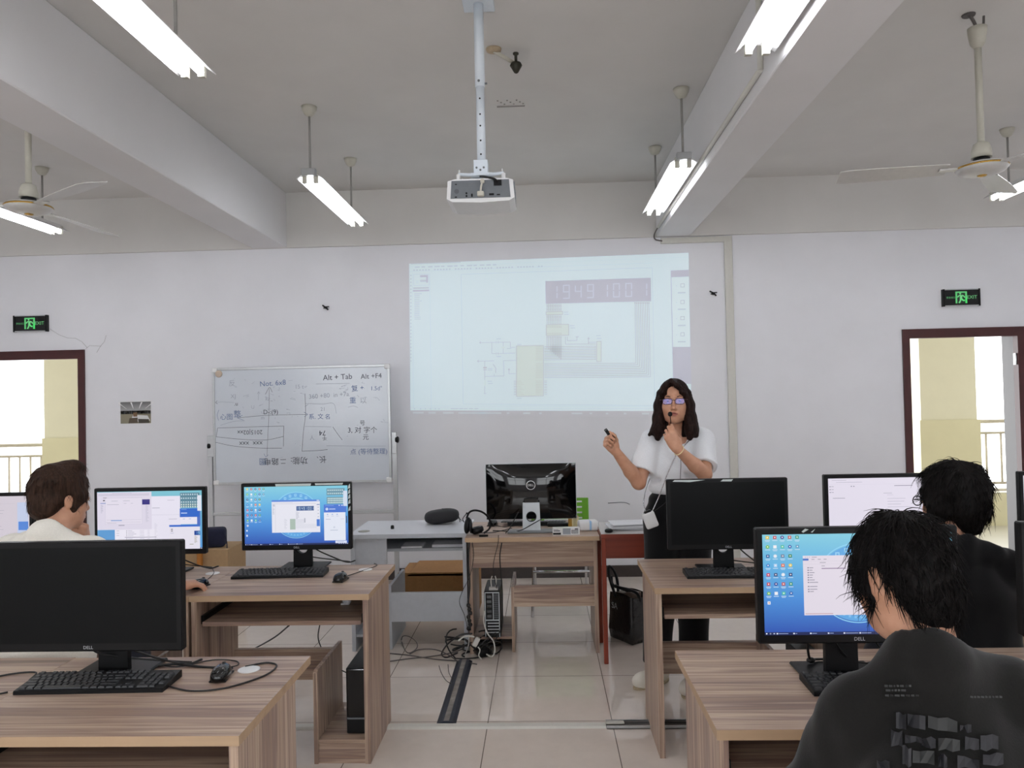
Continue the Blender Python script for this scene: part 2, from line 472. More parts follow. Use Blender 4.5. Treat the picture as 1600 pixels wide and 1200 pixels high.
lamp(-1.44, 4.76, 6.0, 'hanging fluorescent lamp left of the projector, nearest the whiteboard', (4.775, 5.83))
lamp(.905, 4.69, 5.94, 'hanging fluorescent lamp right of the projector, beside the beam near the front wall', (4.705, 5.80))
lamp(-1.455, 1.93, 3.17, 'large fluorescent lamp cut off by the top edge on the left of the projector pole', (1.945, 3.02))
lamp(.925, 1.92, 3.16, 'large fluorescent lamp cut off by the top edge beside the right beam', (1.935, 3.03))
lamp(-3.87, 4.71, 5.95, 'fluorescent lamp behind the ceiling fan over the left doorway side', (4.725, 5.79))
lamp(3.44, 4.56, 5.80, 'fluorescent lamp behind the ceiling fan over the right doorway side', (4.575, 5.66))
for x in (-3.87, 3.44): lamp(x, 1.92, 3.16, 'fluorescent lamp over the desks beyond the %s beam' % ('left' if x < 0 else 'right'), (1.935, 3.03))
for x in (-3.87, -1.455, .925, 3.44):
    for y in (-.9, -3.5): lamp(x, y, y + 1.24, 'fluorescent lamp over the desks in the %s of the room' % ('back' if y < -2 else 'middle'), (y + .015, y + 1.1))

# ------------------------------------------------------------------ ceiling fans
def fan(hx, hy, a0, length, label):
    z = 2.685
    f = thing('ceiling_fan', label, 'fan', (hx, hy, z - .03), group='ceiling fans')
    part('hub', MB().lathe([(.02, z - .034), (.07, z - .03), (.105, z - .016), (.118, z), (.112, z + .018), (.07, z + .03), (.03, z + .034)], (hx, hy, 0), 32), M['fanblade'], f)
    part('trim_ring', MB().lathe([(.117, z + .001), (.1205, z + .005), (.117, z + .011), (.113, z + .008)], (hx, hy, 0), 32), M['gold'], f)
    part('hub_cap', MB().lathe([(.0, z - .040), (.018, z - .039), (.024, z - .033)], (hx, hy, 0), 20), M['gold'], f)
    part('motor', MB().lathe([(.035, z + .03), (.038, z + .05), (.03, z + .062)], (hx, hy, 0), 16), M['black'], f)
    part('lower_cup', MB().lathe([(.047, z + .055), (.046, z + .09), (.036, z + .125), (.018, z + .135)], (hx, hy, 0), 20), M['cream'], f)
    part('down_rod', MB().tube([(hx, hy, z + .12), (hx, hy, CZ - .1)], .0165, 12), M['cream'], f)
    part('upper_cup', MB().lathe([(.016, CZ - .175), (.035, CZ - .15), (.043, CZ - .1), (.045, CZ - .07)], (hx, hy, 0), 20), M['cream'], f)
    hk = MB(); hk.tube(smooth_path([(hx, hy, CZ - .1), (hx - .01, hy, CZ - .05), (hx - .03, hy, CZ - .012), (hx - .045, hy, CZ)], 5), .008, 8)
    hk.tube(smooth_path([(hx + .005, hy, CZ - .1), (hx + .03, hy, CZ - .06), (hx + .035, hy, CZ - .01)], 5), .006, 8)
    hk.lathe([(.03, CZ - .008), (.032, CZ)], (hx - .04, hy, 0), 14); part('ceiling_hook', hk, M['cable_grey'], f)
    for k in range(3):
        a = math.radians(a0 + 120 * k); b = MB()
        n = 12; L = []
        for i in range(n + 1):
            t = i / n; r = .16 + t * (length - .16); w_ = .045 + .022 * math.sin(min(1, t * 1.3) * PI / 2)
            if i == n: w_ *= .8
            L.append((r, w_))
        vs = []
        for r, w_ in L:
            for sgn in (-1, 1):
                for dz in (0, .004):
                    vs.append((r, sgn * w_, sgn * .014 + dz + .006))
        fs = []
        for i in range(n):
            o = i * 4; q = o + 4
            fs += [(o, o + 2, q + 2, q), (o + 1, q + 1, q + 3, o + 3), (o, q, q + 1, o + 1), (o + 2, o + 3, q + 3, q + 2)]
        fs += [(0, 1, 3, 2), (n * 4, n * 4 + 2, n * 4 + 3, n * 4 + 1)]
        b.add(vs, fs); b.box(.11, .2, -.02, .02, .0, .008)
        b.xf(Matrix.Translation((hx, hy, z)) @ Matrix.Rotation(a, 4, 'Z')); part('blade', b, M['fanblade'], f)


fan(-2.79, 4.06, -33, .74, 'white ceiling fan with gold ring hanging left of the left beam')
fan(2.24, 3.90, 171, .68, 'white ceiling fan with gold ring hanging right of the right beam')

# ------------------------------------------------------------------ projector on its pole
PX = -.258; PY = 3.58
p = thing('projector_mount', 'pale grey telescopic ceiling pole carrying the projector', 'mount', (PX, PY, 2.63))
part('ceiling_plate', MB().box(PX - .075, PX + .075, PY - .075, PY + .075, CZ - .012, CZ, bev=.003), M['white_metal'], p)
part('upper_pole', MB().tube([(PX, PY, 3.06), (PX, PY, CZ - .01)], .0235, 20), M['white_metal'], p)
lo = part('lower_pole', MB().tube([(PX, PY, 2.70), (PX, PY, 3.08)], .0205, 20), M['white_metal'], p)
for z in (2.735, 2.80, 2.87, 2.925, 3.0):
    part('hole', MB().tube([(PX - .001, PY - .0215, z), (PX - .001, PY - .0195, z)], .0042, 10), M['black'], lo)
part('clamp_screw', MB().tube([(PX + .02, PY, 3.078), (PX + .034, PY, 3.078)], .005, 8).tube([(PX - .004, PY - .026, 3.083), (PX - .004, PY - .022, 3.083)], .006, 10), M['grey_metal'], p)
br = MB().box(PX - .036, PX + .03, PY - .035, PY + .035, 2.642, 2.705, bev=.002)
br = part('head_bracket', br, M['white_metal'], p)
for dx, dz in ((-.022, .025), (.012, .025), (-.004, .014)):
    part('screw', MB().tube([(PX + dx, PY - .038, 2.642 + dz), (PX + dx, PY - .034, 2.642 + dz)], .005, 10), M['grey_metal'], br)
for sx in (-1, 1):
    for sy in (-1, 1):
        ar = part('arm', MB().tube([(PX, PY + sy * .01, 2.635), (PX + sx * .105, PY + sy * .07, 2.628)], [.011, .007], 8), M['white_metal'], p)
        part('spacer', MB().tube([(PX + sx * .105, PY + sy * .07, 2.596), (PX + sx * .105, PY + sy * .07, 2.626)], .0095, 12).tube([(PX + sx * .1, PY + sy * .07, 2.626), (PX + sx * .1, PY + sy * .07, 2.648)], .003, 8), M['white'], ar)
part('mount_plate', MB().box(PX - .05, PX + .05, PY - .04, PY + .04, 2.63, 2.642), M['white_metal'], p)
pr = thing('projector', 'white data projector with grey rear panel hanging from the ceiling pole', 'projector', (PX, PY, 2.49))
bx = MB()
out = [(-.156, 2.502), (-.150, 2.583), (-.12, 2.592), (.12, 2.592), (.150, 2.583), (.156, 2.502), (.13, 2.488), (0, 2.482), (-.13, 2.488)]
bx.prism([(PX + a, b) for a, b in out], PY - .115, PY + .125, 'xz'); part('body', bx, M['white'], pr)
yb = PY - .116
part('rear_panel', MB().prism([(PX - .138, 2.503), (PX + .138, 2.503), (PX + .132, 2.584), (PX - .132, 2.584)], yb - .003, yb + .001), M['grey_metal'], pr)
sock = lambda mb_: part('socket', mb_, M['black'], pr)
sock(MB().box(PX + .062, PX + .098, yb - .008, yb - .002, 2.556, 2.582))
for dx, dz, r in ((-.064, .025, .0045), (-.064, .012, .0045)): sock(MB().tube([(PX + dx, yb - .006, 2.5 + dz), (PX + dx, yb - .002, 2.5 + dz)], r, 10))
for x0, x1, z0, z1 in ((-.043, -.035, 2.508, 2.522), (.04, .062, 2.512, 2.521), (.075, .09, 2.512, 2.517), (-.118, -.108, 2.506, 2.511), (-.116, -.107, 2.565, 2.569)): sock(MB().box(PX + x0, PX + x1, yb - .005, yb - .002, z0, z1))
part('speaker_dimple', MB().tube([(PX - .109, yb - .004, 2.535), (PX - .109, yb - .001, 2.535)], .011, 16), plain('dark_grille', (84, 88, 92), .6), pr)
vn = MB()
for i in range(9): vn.box(PX + .150, PX + .1565, PY - .1 + i * .024, PY - .088 + i * .024, 2.508, 2.578)
part('side_vent', vn, M['grey_metal'], pr)
part('lens', MB().tube([(PX + .07, PY + .12, 2.54), (PX + .07, PY + .15, 2.54)], .03, 20), M['gloss'], pr)
part('video_plug', MB().box(PX - .013, PX + .017, yb - .03, yb - .002, 2.506, 2.527, bev=.003).tube(smooth_path([(PX + .002, yb - .02, 2.526), (PX + .006, yb - .025, 2.55), (PX + .012, yb - .012, 2.575), (PX + .012, PY - .06, 2.6), (PX, PY - .03, 2.625)], 5), .0045, 8).box(PX + .002, PX + .02, yb - .022, yb - .006, 2.566, 2.584, bev=.003), M['cream'], pr)
part('power_cable', MB().tube(smooth_path([(PX + .08, yb - .008, 2.572), (PX + .062, yb - .02, 2.584), (PX + .02, PY - .09, 2.606), (PX - .003, PY - .05, 2.62)], 5), .0055, 8), M['cable'], pr)

# ------------------------------------------------------------------ small fittings on ceiling and wall
s = thing('gas_detector', 'short pipe with dark nozzle fixed to the ceiling beside the pole', 'detector', (-.16, 4.1, CZ - .1))
a = np.array([-.215, 4.07, CZ]); b = np.array([-.108, 4.13, CZ - .055])
part('flange', MB().lathe([(.042, CZ), (.04, CZ - .012), (.02, CZ - .02)], (a[0], a[1], 0), 16), plain('stained_cream', (176, 158, 132), .7, nz=.15), s)
part('pipe', MB().tube([a + [0, 0, -.012], b], .011, 10), M['cream'], s)
part('nozzle', MB().lathe([(.0, CZ - .115), (.012, CZ - .108), (.034, CZ - .07), (.028, CZ - .056), (.008, CZ - .05), (.008, CZ - .012), (.016, CZ - .008), (.016, CZ)], (b[0] + .01, b[1], 0), 14), plain('dark_bronze', (58, 56, 46), .5, metal=.4), s)
v = MB(); vx, vy = -.155, 4.83
v.box(vx - .09, vx + .09, vy + .045, vy + .055, CZ - .006, CZ)
for i in range(9): v.box(vx - .085 + i * .02, vx - .075 + i * .02, vy - .05 + (i % 3) * .03, vy - .042 + (i % 3) * .03, CZ - .004, CZ)
solo('ceiling_label', v, plain('faded_print', (150, 146, 142), .8), 'faded narrow printed strip on the ceiling above the projector', 'label')
for px, py, lab in ((510, 481, 'small screw hook in the wall above the whiteboard'), (1114, 459, 'small screw hook in the wall right of the projected picture')):
    q = at(px, py, WY); n = MB(); n.tube([(q[0], WY, q[2]), (q[0], WY - .03, q[2])], .012, 8)
    n.tube(smooth_path([(q[0] - .03, WY - .012, q[2] + .022), (q[0], WY - .03, q[2]), (q[0] + .022, WY - .02, q[2] - .02)], 4), .007, 6)
    n.tube(smooth_path([(q[0] - .02, WY - .012, q[2] - .004), (q[0], WY - .03, q[2] + .004), (q[0] + .03, WY - .02, q[2] + .008)], 4), .005, 6)
    solo('wall_hook', n, M['black'], lab, 'hook', group=None)
q0 = at(950, 786, WY); q1 = at(984, 788, WY)
solo('wall_scribble', MB().tube(smooth_path([(q0[0], WY - .002, q0[2]), ((q0[0] + q1[0]) / 2 + .04, WY - .002, q0[2] + .004), (q1[0], WY - .002, q1[2])], 5), .0025, 5), M['ink'], 'thin dark pen line on the wall behind the woman', 'mark')

cr = MB()
for pts in (((78, 514), (92, 523), (105, 528), (118, 528.5), (128, 534), (136, 543)), ((166, 524), (163, 534), (157, 541), (151, 551)), ((134, 545), (140, 540), (158, 541))):
    cr.tube([at(x, y, WY - .0004) for x, y in pts], .0013, 5)
solo('wall_crack', cr, plain('crack_shadow', (150, 146, 146), .9), 'hairline crack in the plaster between the left exit sign and doorway', 'crack')  # cracks drawn as thin grey lines
# exit signs
def exit_sign(px0, px1, py0, py1, label):
    a = at(px0, py0, WY); b = at(px1, py1, WY); x0, x1, z1, z0 = a[0], b[0], (a[2] + .0), b[2] - .0
    zc = (z0 + z1) / 2; z0 = zc - .072; z1 = zc + .072; xc = (x0 + x1) / 2; y = WY - .03
    s = thing('exit_sign', label, 'sign', (xc, WY, z0), group=None)
    part('housing', MB().box(x0 + .012, x1 - .012, y, WY, z0 + .004, z1 - .004), M['gloss'], s)
    for e in (x0, x1 - .016): part('end_cap', MB().box(e, e + .016, y - .006, WY, z0 - .003, z1 + .003, bev=.002), M['black'], s)
    for zz in (z0 - .002, z1 - .006): part('edge_rail', MB().box(x0 + .016, x1 - .016, y - .004, WY, zz, zz + .008), M['alu'], s)
    g = (.10, .52, .16); g2 = (.06, .70, .14); d = MB(); yy = y - .0015; xl, xr = xc - .052, xc + .046
    Q = lambda u0, u1, w0, w1, c, k=0: d.quad((u0, yy - k * .0003, w0), (u1, yy - k * .0003, w0), (u1, yy - k * .0003, w1), (u0, yy - k * .0003, w1), 0, c)
    Q(xl, xr, zc - .05, zc + .052, g); Q(xr - .022, xr, zc - .05, zc + .0, g2, 1); Q(xl + .014, xr - .016, zc - .052, zc + .04, (.002, .012, .004), 2)
    def limb(pts, w_, c=(.16, .60, .22)):
        for (ax, az), (bx_, bz) in zip(pts[:-1], pts[1:]):
            ax += xc; bx_ += xc; az += zc; bz += zc; L = math.hypot(bx_ - ax, bz - az); nx, nz = -(bz - az) / L * w_, (bx_ - ax) / L * w_
            d.add([(ax + nx, yy - .0009, az + nz), (ax - nx, yy - .0009, az - nz), (bx_ - nx, yy - .0009, bz - nz), (bx_ + nx, yy - .0009, bz + nz)], [(0, 1, 2, 3)], 0, False, c)
    limb([(-.002, .018), (-.008, -.008)], .010); limb([(-.004, .02), (-.022, .016), (-.036, .002)], .005); limb([(0, .02), (.018, .012), (.026, -.002)], .005)
    limb([(-.008, -.008), (-.012, -.03), (-.024, -.048)], .0065); limb([(-.004, -.008), (.01, -.026), (.026, -.026)], .0065, (.12, .7, .2))
    oct_ = [(xc - .012 + .008 * math.cos(i * PI / 4), yy - .0009, zc + .034 + .008 * math.sin(i * PI / 4)) for i in range(8)]
    d.add(oct_, [tuple(range(8))], 0, False, (.16, .6, .22))
    d.text('EXIT', (xc + .088, yy, zc), (1, 0, 0), (0, 0, 1), .042, 0, (.12, .45, .17)); d.text('安全出口', (xc - .092, yy, zc), (1, 0, 0), (0, 0, 1), .019, 0, (.10, .40, .15))
    part('lit_panel', d, display_on, s)


display_on = display('lit_sign_panel', 1.0)
exit_sign(24, 77, 494, 518, 'green lit exit sign above the left doorway')
exit_sign(1470, 1529, 453, 478, 'green lit exit sign above the right doorway')

# photo print on the wall
a = at(188, 627, WY); b = at(237, 662, WY); d = MB(); yy = WY - .003
W_, H_ = b[0] - a[0], a[2] - b[2]; G = lambda g, r=1, b_=1: lin((g * r, g, g * b_))
def PR(u0, v0, u1, v1, c, k=1, c2=None):
    P_ = lambda u, v_: (a[0] + u * W_, yy - k * .0004, a[2] - v_ * H_)
    d.quad(P_(u0, v1), P_(u1, v1), P_(u1, v0), P_(u0, v0), 0, c if c2 is None else [c2, c2, c, c])
def PT(pts, c, k=2):
    d.add([(a[0] + u * W_, yy - k * .0004, a[2] - v_ * H_) for u, v_ in pts], [tuple(range(len(pts)))], 0, False, c)
PR(0, 0, 1, 1, G(226), 0); PR(.01, .04, .985, .97, G(118, 1.02, .9)); PR(.01, .04, .985, .42, G(96), 2, G(170))
for u in (.2, .42, .6, .8): PT([(u - .02 + (u - .5) * .9, .06), (u + .03 + (u - .5) * .9, .06), (u + .01, .34), (u, .34)], G(236), 3)
PR(.01, .42, .985, .56, G(52)); random.seed(3)
for i in range(26): u = random.uniform(.03, .93); PR(u, .42 + random.uniform(0, .08), u + .035, .56, G(random.choice((26, 34, 90))), 3)
PR(.01, .56, .985, .97, G(128, 1.05, .85), 2); PT([(.42, .6), (.88, .64), (.96, .86), (.3, .92)], G(214), 4); PT([(.3, .74), (.56, .72), (.56, .95), (.26, .97)], G(74, 1.15, .8), 5); PT([(.57, .78), (.92, .8), (.94, .96), (.6, .97)], G(60, 1.1, .85), 5); PR(.42, .5, .55, .68, G(92, 1.3, .7), 5)
d.box(a[0] + .001, b[0] - .001, WY - .0025, WY + .002, b[2] + .001, a[2] - .001)
solo('photo_print', d, M['printed'], 'small unframed photo of a classroom stuck on the wall beside the left doorway', 'photo', base=((a[0] + b[0]) / 2, WY, b[2]))

# ------------------------------------------------------------------ projected picture: glowing sheet on the wall, projector light painted as emission
pj = MB(); YP = WY - .004
def PZ(zx, zy, k=0):
    q = at(640 + zx * .28125, 390 + zy * .28125, YP - k * .0004); return (q[0], YP - k * .0004, q[2])
def PQ(x0, y0, x1, y1, c, k=1, sl=-.033):
    """rectangle in picture units; horizontal edges follow the keystone"""
    sl = (-.036 + .036 * (y0 - 60) / 830) if sl == -.033 else sl
    if c in ((.06, .13, .14), (.07, .14, .15), (.08, .16, .16), (.09, .16, .16), (.07, .14, .17)): c = (.02, .06, .07)
    pj.quad(PZ(x0, y1, k), PZ(x1, y1 + sl * (x1 - x0), k), PZ(x1, y0 + sl * (x1 - x0), k), PZ(x0, y0, k), 0, c)
def PL(pts, w_=1.6, c=(.05, .10, .11), k=3):
    w_ *= 1.9; c = tuple(v * .7 for v in c)
    for (ax, ay), (bx_, by) in zip(pts[:-1], pts[1:]):
        L = math.hypot(bx_ - ax, by - ay) or 1; nx, ny = -(by - ay) / L * w_ / 2, (bx_ - ax) / L * w_ / 2
        pj.quad(PZ(ax + nx, ay + ny, k), PZ(ax - nx, ay - ny, k), PZ(bx_ - nx, by - ny, k), PZ(bx_ + nx, by + ny, k), 0, c)
WHT = (.135, .24, .262); LAV = (.0, .005, .05); BEI = (.115, .19, .14); LN = (.0, .0, .0)
pj.add([PZ(-2, 78), PZ(1549, 18), PZ(1566, 897), PZ(5, 893)], [(3, 2, 1, 0)], 0, False, WHT)
pj.add([PZ(5, 893), PZ(1566, 897), PZ(1566, 932), PZ(6, 920)], [(3, 2, 1, 0)], 0, False, (.0, .0, .005))
random.seed(5)
for x in [18, 105, 185, 270, 305, 360, 390, 450, 540, 630, 720, 900, 1000, 1090, 1190, 1290]: PQ(x, 902 + x * .004, x + random.choice((14, 40, 60)), 911 + x * .004, (.07, .11, .12), 2)
pj.add([PZ(1450, 116, 1), PZ(1550, 112, 1), PZ(1566, 746, 1), PZ(1464, 746, 1)], [(3, 2, 1, 0)], 0, False, LAV)
pj.add([PZ(1455, 154, 2), PZ(1551, 150, 2), PZ(1559, 540, 2), PZ(1463, 541, 2)], [(3, 2, 1, 0)], 0, False, (.15, .255, .262))
for y in (200, 292, 382, 472): PQ(1505, y - 12, 1528, y + 10, LN, 4); PQ(1509, y - 8, 1524, y + 6, (.16, .28, .28), 5); PQ(1490, y + 36, 1534, y + 44, (.09, .16, .16), 4); PQ(1481, y, 1485, y + 4, LN, 4)
# window furniture: titles, menus, toolbars, tree
PL([(0, 122), (1350, 74)], 1.2, (.10, .19, .20)); PL([(0, 96), (1548, 42)], 1.0, (.12, .22, .23))
for i in range(13): PQ(30 + i * 36, 95 - i * 1.1, 30 + i * 36 + random.choice((20, 26, 30)), 101 - i * 1.1, (.06, .13, .14), 3)
PQ(6, 78, 285, 82, (.07, .14, .15), 3)
for i in range(44):
    if i % 7 != 6: PQ(20 + i * 16.5, 111 - i * .5, 30 + i * 16.5, 118 - i * .5, (.06, .13, .14) if i % 5 else (.02, .06, .06), 3)
for i in range(26): PQ(4, 140 + i * 19, 11, 148 + i * 19, (.06, .13, .14), 3)
PL([(112, 130), (120, 890)], 1.3, (.10, .19, .20)); PL([(16, 130), (22, 880)], 1.3, (.10, .19, .20))
PL([(22, 138), (106, 136), (108, 198), (24, 200), (22, 138)], 1.3, (.06, .12, .13)); PQ(58, 142, 102, 154, LAV, 3); PQ(92, 150, 102, 184, LAV, 3); PQ(58, 168, 92, 180, (.03, .07, .09), 3); PQ(34, 170, 50, 190, (.10, .19, .19), 3)
PQ(19, 224, 109, 234, LAV, 3); PQ(20, 210, 108, 219, (.07, .14, .17), 3)
for i in range(15): PQ(26, 244 + i * 10, 26 + random.choice((30, 30, 36, 42)), 248 + i * 10, (.08, .16, .16), 3)
PL([(286, 138), (1348, 100), (1362, 866), (298, 858), (286, 138)], 1.6, (.07, .15, .15))
PL([(10, 868), (1360, 872)], 1.2, (.09, .18, .18)); PL([(10, 880), (1360, 884)], 1.2, (.10, .19, .19))
for x in (24, 58, 84, 112, 140, 160): PQ(x, 881, x + 7, 888, (.04, .09, .09), 3)
for x in (228, 250, 275, 300, 330, 360): PQ(x, 882, x + 22, 886, (.08, .16, .16), 3)
# display block with digits
pj.add([PZ(754, 175, 3), PZ(1340, 156, 3), PZ(1342, 287, 3), PZ(756, 301, 3)], [(3, 2, 1, 0)], 0, False, LAV)
SEG = {'0': 'abcdef', '1': 'bc', '4': 'fgbc', '9': 'abcdfg'}
def seg7(Q, ch, x, y, w_, h, t, sk=0):
    for sname in SEG[ch]:
        if sname == 'a': Q(x, y, x + w_, y + t)
        if sname == 'g': Q(x, y + h / 2 - t / 2, x + w_, y + h / 2 + t / 2)
        if sname == 'd': Q(x, y + h - t, x + w_, y + h)
        if sname == 'f': Q(x, y + t, x + t, y + h / 2 - t / 2)
        if sname == 'b': Q(x + w_ - t, y + t, x + w_, y + h / 2 - t / 2)
        if sname == 'e': Q(x, y + h / 2 + t / 2, x + t, y + h - t)
        if sname == 'c': Q(x + w_ - t, y + h / 2 + t / 2, x + w_, y + h - t)
for ch, x in zip('19491001', (784, 852, 918, 986, 1064, 1130, 1198, 1282)):
    seg7(lambda a_, b_, c_, d_: PQ(a_, b_, c_, d_, (.10, .13, .20), 5), ch, x, 198 - (x - 784) * .030, 38, 78, 6)
# chips
for (x0, y0, x1, y1) in ((756, 344, 852, 364), (758, 416, 886, 480), (592, 533, 745, 817), (1038, 508, 1066, 624)):
    PQ(x0, y0, x1, y1, LN, 3); PQ(x0 + 3, y0 + 3, x1 - 3, y1 - 3, BEI, 4)
for i in range(9):
    x = 764 + i * 9.6
    PL([(x, 301), (x, 342)], 2.0, LN); PL([(x, 364), (x, 414)], 2.0, LN); PQ(x - 3, 310, x + 3, 316, LN, 4); PQ(x - 3, 330, x + 3, 334, LN, 4); PQ(x - 3, 372, x + 3, 376, LN, 4); PQ(x - 3, 396, x + 3, 410, (.06, .12, .12), 4)
    PQ(x - 2, 424, x + 3, 434, (.06, .10, .07), 5); PQ(x - 2, 462, x + 3, 473, (.06, .10, .07), 5); PQ(x - 3, 482, x + 3, 488, LN, 4)
    PL([(x, 484), (x, 546 + i * 8)], 2.0, LN)
    PL([(748, 540 + i * 9), (1036, 537 + i * 9)], 1.6, LN); PQ(1028, 536 + i * 9, 1036, 540 + i * 9, LN, 4)
    PL([(748, 634 + i * 9.6), (1258 + i * 10, 630 + i * 9.6), (1252 + i * 9.6, 292)], 1.6, LN); PQ(1249 + i * 9.6, 293, 1256 + i * 9.6, 300, LN, 4)
    for y in (540 + i * 9, 634 + i * 9.6, 730 + i * 9.2): PQ(748, y - 1.5, 764, y + 1.5, LN, 4); PQ(700, y - 1.5, 738, y + 2, (.07, .11, .07), 5)
    PQ(578, 730 + i * 9.2, 592, 733 + i * 9.2, LN, 4); PQ(598, 730 + i * 9.2, 620 + (i % 3) * 8, 733 + i * 9.2, (.08, .12, .08), 5)
PL([(866, 484), (866, 526), (1036, 524)], 1.6, LN); PL([(876, 484), (876, 506), (930, 505), (930, 484)], 1.6, LN); PL([(922, 485), (940, 484)], 2, LN); PL([(994, 526), (994, 490)], 1.6, LN); PL([(989, 498), (994, 488), (999, 498)], 1.4, LN); PL([(994, 516), (1036, 515)], 1.6, LN)
for pts in ([(388, 517), (560, 514), (560, 544), (586, 543)], [(457, 515), (457, 578), (586, 575)], [(520, 514), (520, 576)], [(378, 620), (470, 618)], [(418, 619), (418, 705), (524, 702), (522, 617), (590, 615)], [(470, 690), (470, 703)], [(418, 705), (418, 800)], [(412, 800), (428, 800)], [(552, 662), (552, 690), (590, 689)], [(548, 670), (552, 660), (557, 670)], [(386, 612), (376, 620), (386, 627)], [(396, 510), (388, 517), (396, 523)]): PL(pts, 1.5, LN)
for x, y in ((483, 514), (483, 577)): PQ(x - 2, y - 10, x + 2, y + 10, (.16, .28, .28), 4); PQ(x + 8, y - 9, x + 10, y + 9, LN, 5); PQ(x - 2, y - 9, x, y + 9, LN, 5)
PQ(508, 538, 532, 550, BEI, 5); PQ(408, 652, 430, 660, LN, 5); PQ(408, 666, 430, 670, LN, 5); PQ(414, 724, 424, 756, BEI, 5); PL([(464, 636), (480, 660), (478, 686)], 2, LN)
for x, y in ((856, 346), (858, 358), (890, 421), (894, 433), (1036, 476), (1040, 492), (597, 525), (597, 824), (540, 548), (434, 660), (434, 668), (432, 730), (436, 742), (482, 494), (482, 592)): PQ(x, y, x + 26, y + 4, (.09, .16, .16), 4)
solo('projected_picture', pj, M['projected'], 'pale projected circuit diagram window with digit display on the front wall', 'projection', base=(.08, WY, 1.38))
# ================================================================== COMPUTER DESKS
DT = 0.74
def topbox(mb, x0, x1, y0, y1, z0, z1, m_top=0, m_edge=1):
    k = len(mb.mi); mb.box(x0, x1, y0, y1, z0, z1, m_top)
    for i in (2, 3, 4, 5): mb.mi[k + i] = m_edge
    return mb


def make_desk(name, label, group, mats, w=.80, d=.60, panel=.45, rail=(.215, .37), bay=.255, back=True, tray=True):
    """student side is -y, computer bay on the right"""
    D = thing(name, label, 'desk', (0, 0, 0), group)
    t, e, u, l = mats           # top, edge, upright, lengthwise
    part('top', topbox(MB(), 0, w, 0, d, DT - .026, DT), [t, e], D)
    for x in (.006, w - .030): part('side_panel', MB().box(x, x + .024, .008, .008 + panel, 0, DT - .026), u, D)
    yb = .008 + panel
    if back: part('back_board', MB().box(.03, w - .03, yb - .03, yb - .012, .53, DT - .027), l, D)
    bx = w - bay
    rl = MB().box(.03, bx - .001, yb - .034, yb - .016, rail[0], rail[1]); 
    rl.box(.03, bx - .001, yb - .045, yb - .0345, rail[0] + .055, rail[1] - .001)
    part('lower_rail', rl, l, D)
    part('bay_panel', MB().prism([(.008, 0), (yb - .03, 0), (yb - .03, .405), (.03, .405), (.008, .395)], bx, bx + .018, 'yz'), u, D)
    part('bay_shelf', MB().box(bx + .018, w - .030, .02, yb - .02, .085, .1), l, D)
    part('kick_board', MB().box(bx + .018, w - .030, .015, .03, 0, .085), l, D)
    if tray:
        part('keyboard_tray', topbox(MB(), .045, w - .045, .03, .38, .598, .616), [l, l], D)
        for x in (.031, w - .045): part('tray_runner', MB().box(x, x + .013, .05, .40, .602, .64), M['black'], D)
    return D


def put(o, x, y, rz=0, z=0):
    o.location = (x, y, z); o.rotation_euler = (0, 0, rz); return o


WOODS = (M['wood_x'], M['edge'], M['wood_z'], M['wood_x'])
DESKS = [
    ('L1', -1.586, 1.92, 'wood-print desk in the foreground on the left, under the large dark screen'),
    ('M1', -2.388, 1.925, 'wood-print desk at the left edge, next to the foreground desk with the dark screen'),
    ('L2', -1.574, 3.32, 'wood-print desk in front of the whiteboard, carrying the blue desktop screen'),
    ('M2', -2.376, 3.32, 'wood-print desk of the person in the white shirt'),
    ('N2', -3.178, 3.32, 'wood-print desk at the far left behind the person in the white shirt'),
    ('R1', .420, 1.94, 'wood-print desk in the right foreground used by the person in the printed shirt'),
    ('S1', 1.222, 1.94, 'wood-print desk at the right edge beyond the shoulder of the person in the printed shirt'),
    ('R2', .475, 3.36, 'wood-print desk standing between the woman and the foreground, with a switched-off screen'),
    ('S2', 1.277, 3.36, 'wood-print desk of the person in the plain black jacket'),
    ('T2', 2.079, 3.36, 'wood-print desk at the right end of the row near the right doorway'),
]
DK = {}
for i, (k, x, y, lab) in enumerate(DESKS):
    if i == 0: o = proto = make_desk('computer_desk', lab, 'student computer desks', WOODS)
    else: o = copy_tree(proto); o['label'] = lab
    DK[k] = put(o, x, y)

# ------------------------------------------------------------------ screens
class Scr:
    def __init__(s, w, h): s.mb = MB(); s.w = w; s.h = h
    def P(s, u, v, k): return ((u / 1920 - .5) * s.w, -.0006 - k * 6e-5, (1 - v / 1080) * s.h)
    def q(s, u0, v0, u1, v1, c, k=1, c2=None):
        c = lin(c); cc = c if c2 is None else [lin(c2), lin(c2), c, c]
        s.mb.quad(s.P(u0, v1, k), s.P(u1, v1, k), s.P(u1, v0, k), s.P(u0, v0, k), 0, cc)
    def ring(s, cx, cy, r0, r1, c, k=1, n=64):
        c = lin(c)
        for i in range(n):
            a, b = 2 * PI * i / n, 2 * PI * (i + 1) / n
            pts = [(cx + r0 * math.cos(b), cy + r0 * math.sin(b)), (cx + r0 * math.cos(a), cy + r0 * math.sin(a)), (cx + r1 * math.cos(a), cy + r1 * math.sin(a)), (cx + r1 * math.cos(b), cy + r1 * math.sin(b))]
            s.mb.quad(*[s.P(u, v, k) for u, v in pts], 0, c)
    def text_lines(s, u, v, n, wmax, dv, c, k=3, hh=9, seed=1):
        rr = random.Random(seed)
        for i in range(n): s.q(u, v + i * dv, u + wmax * rr.uniform(.45, 1), v + i * dv + hh, c, k)


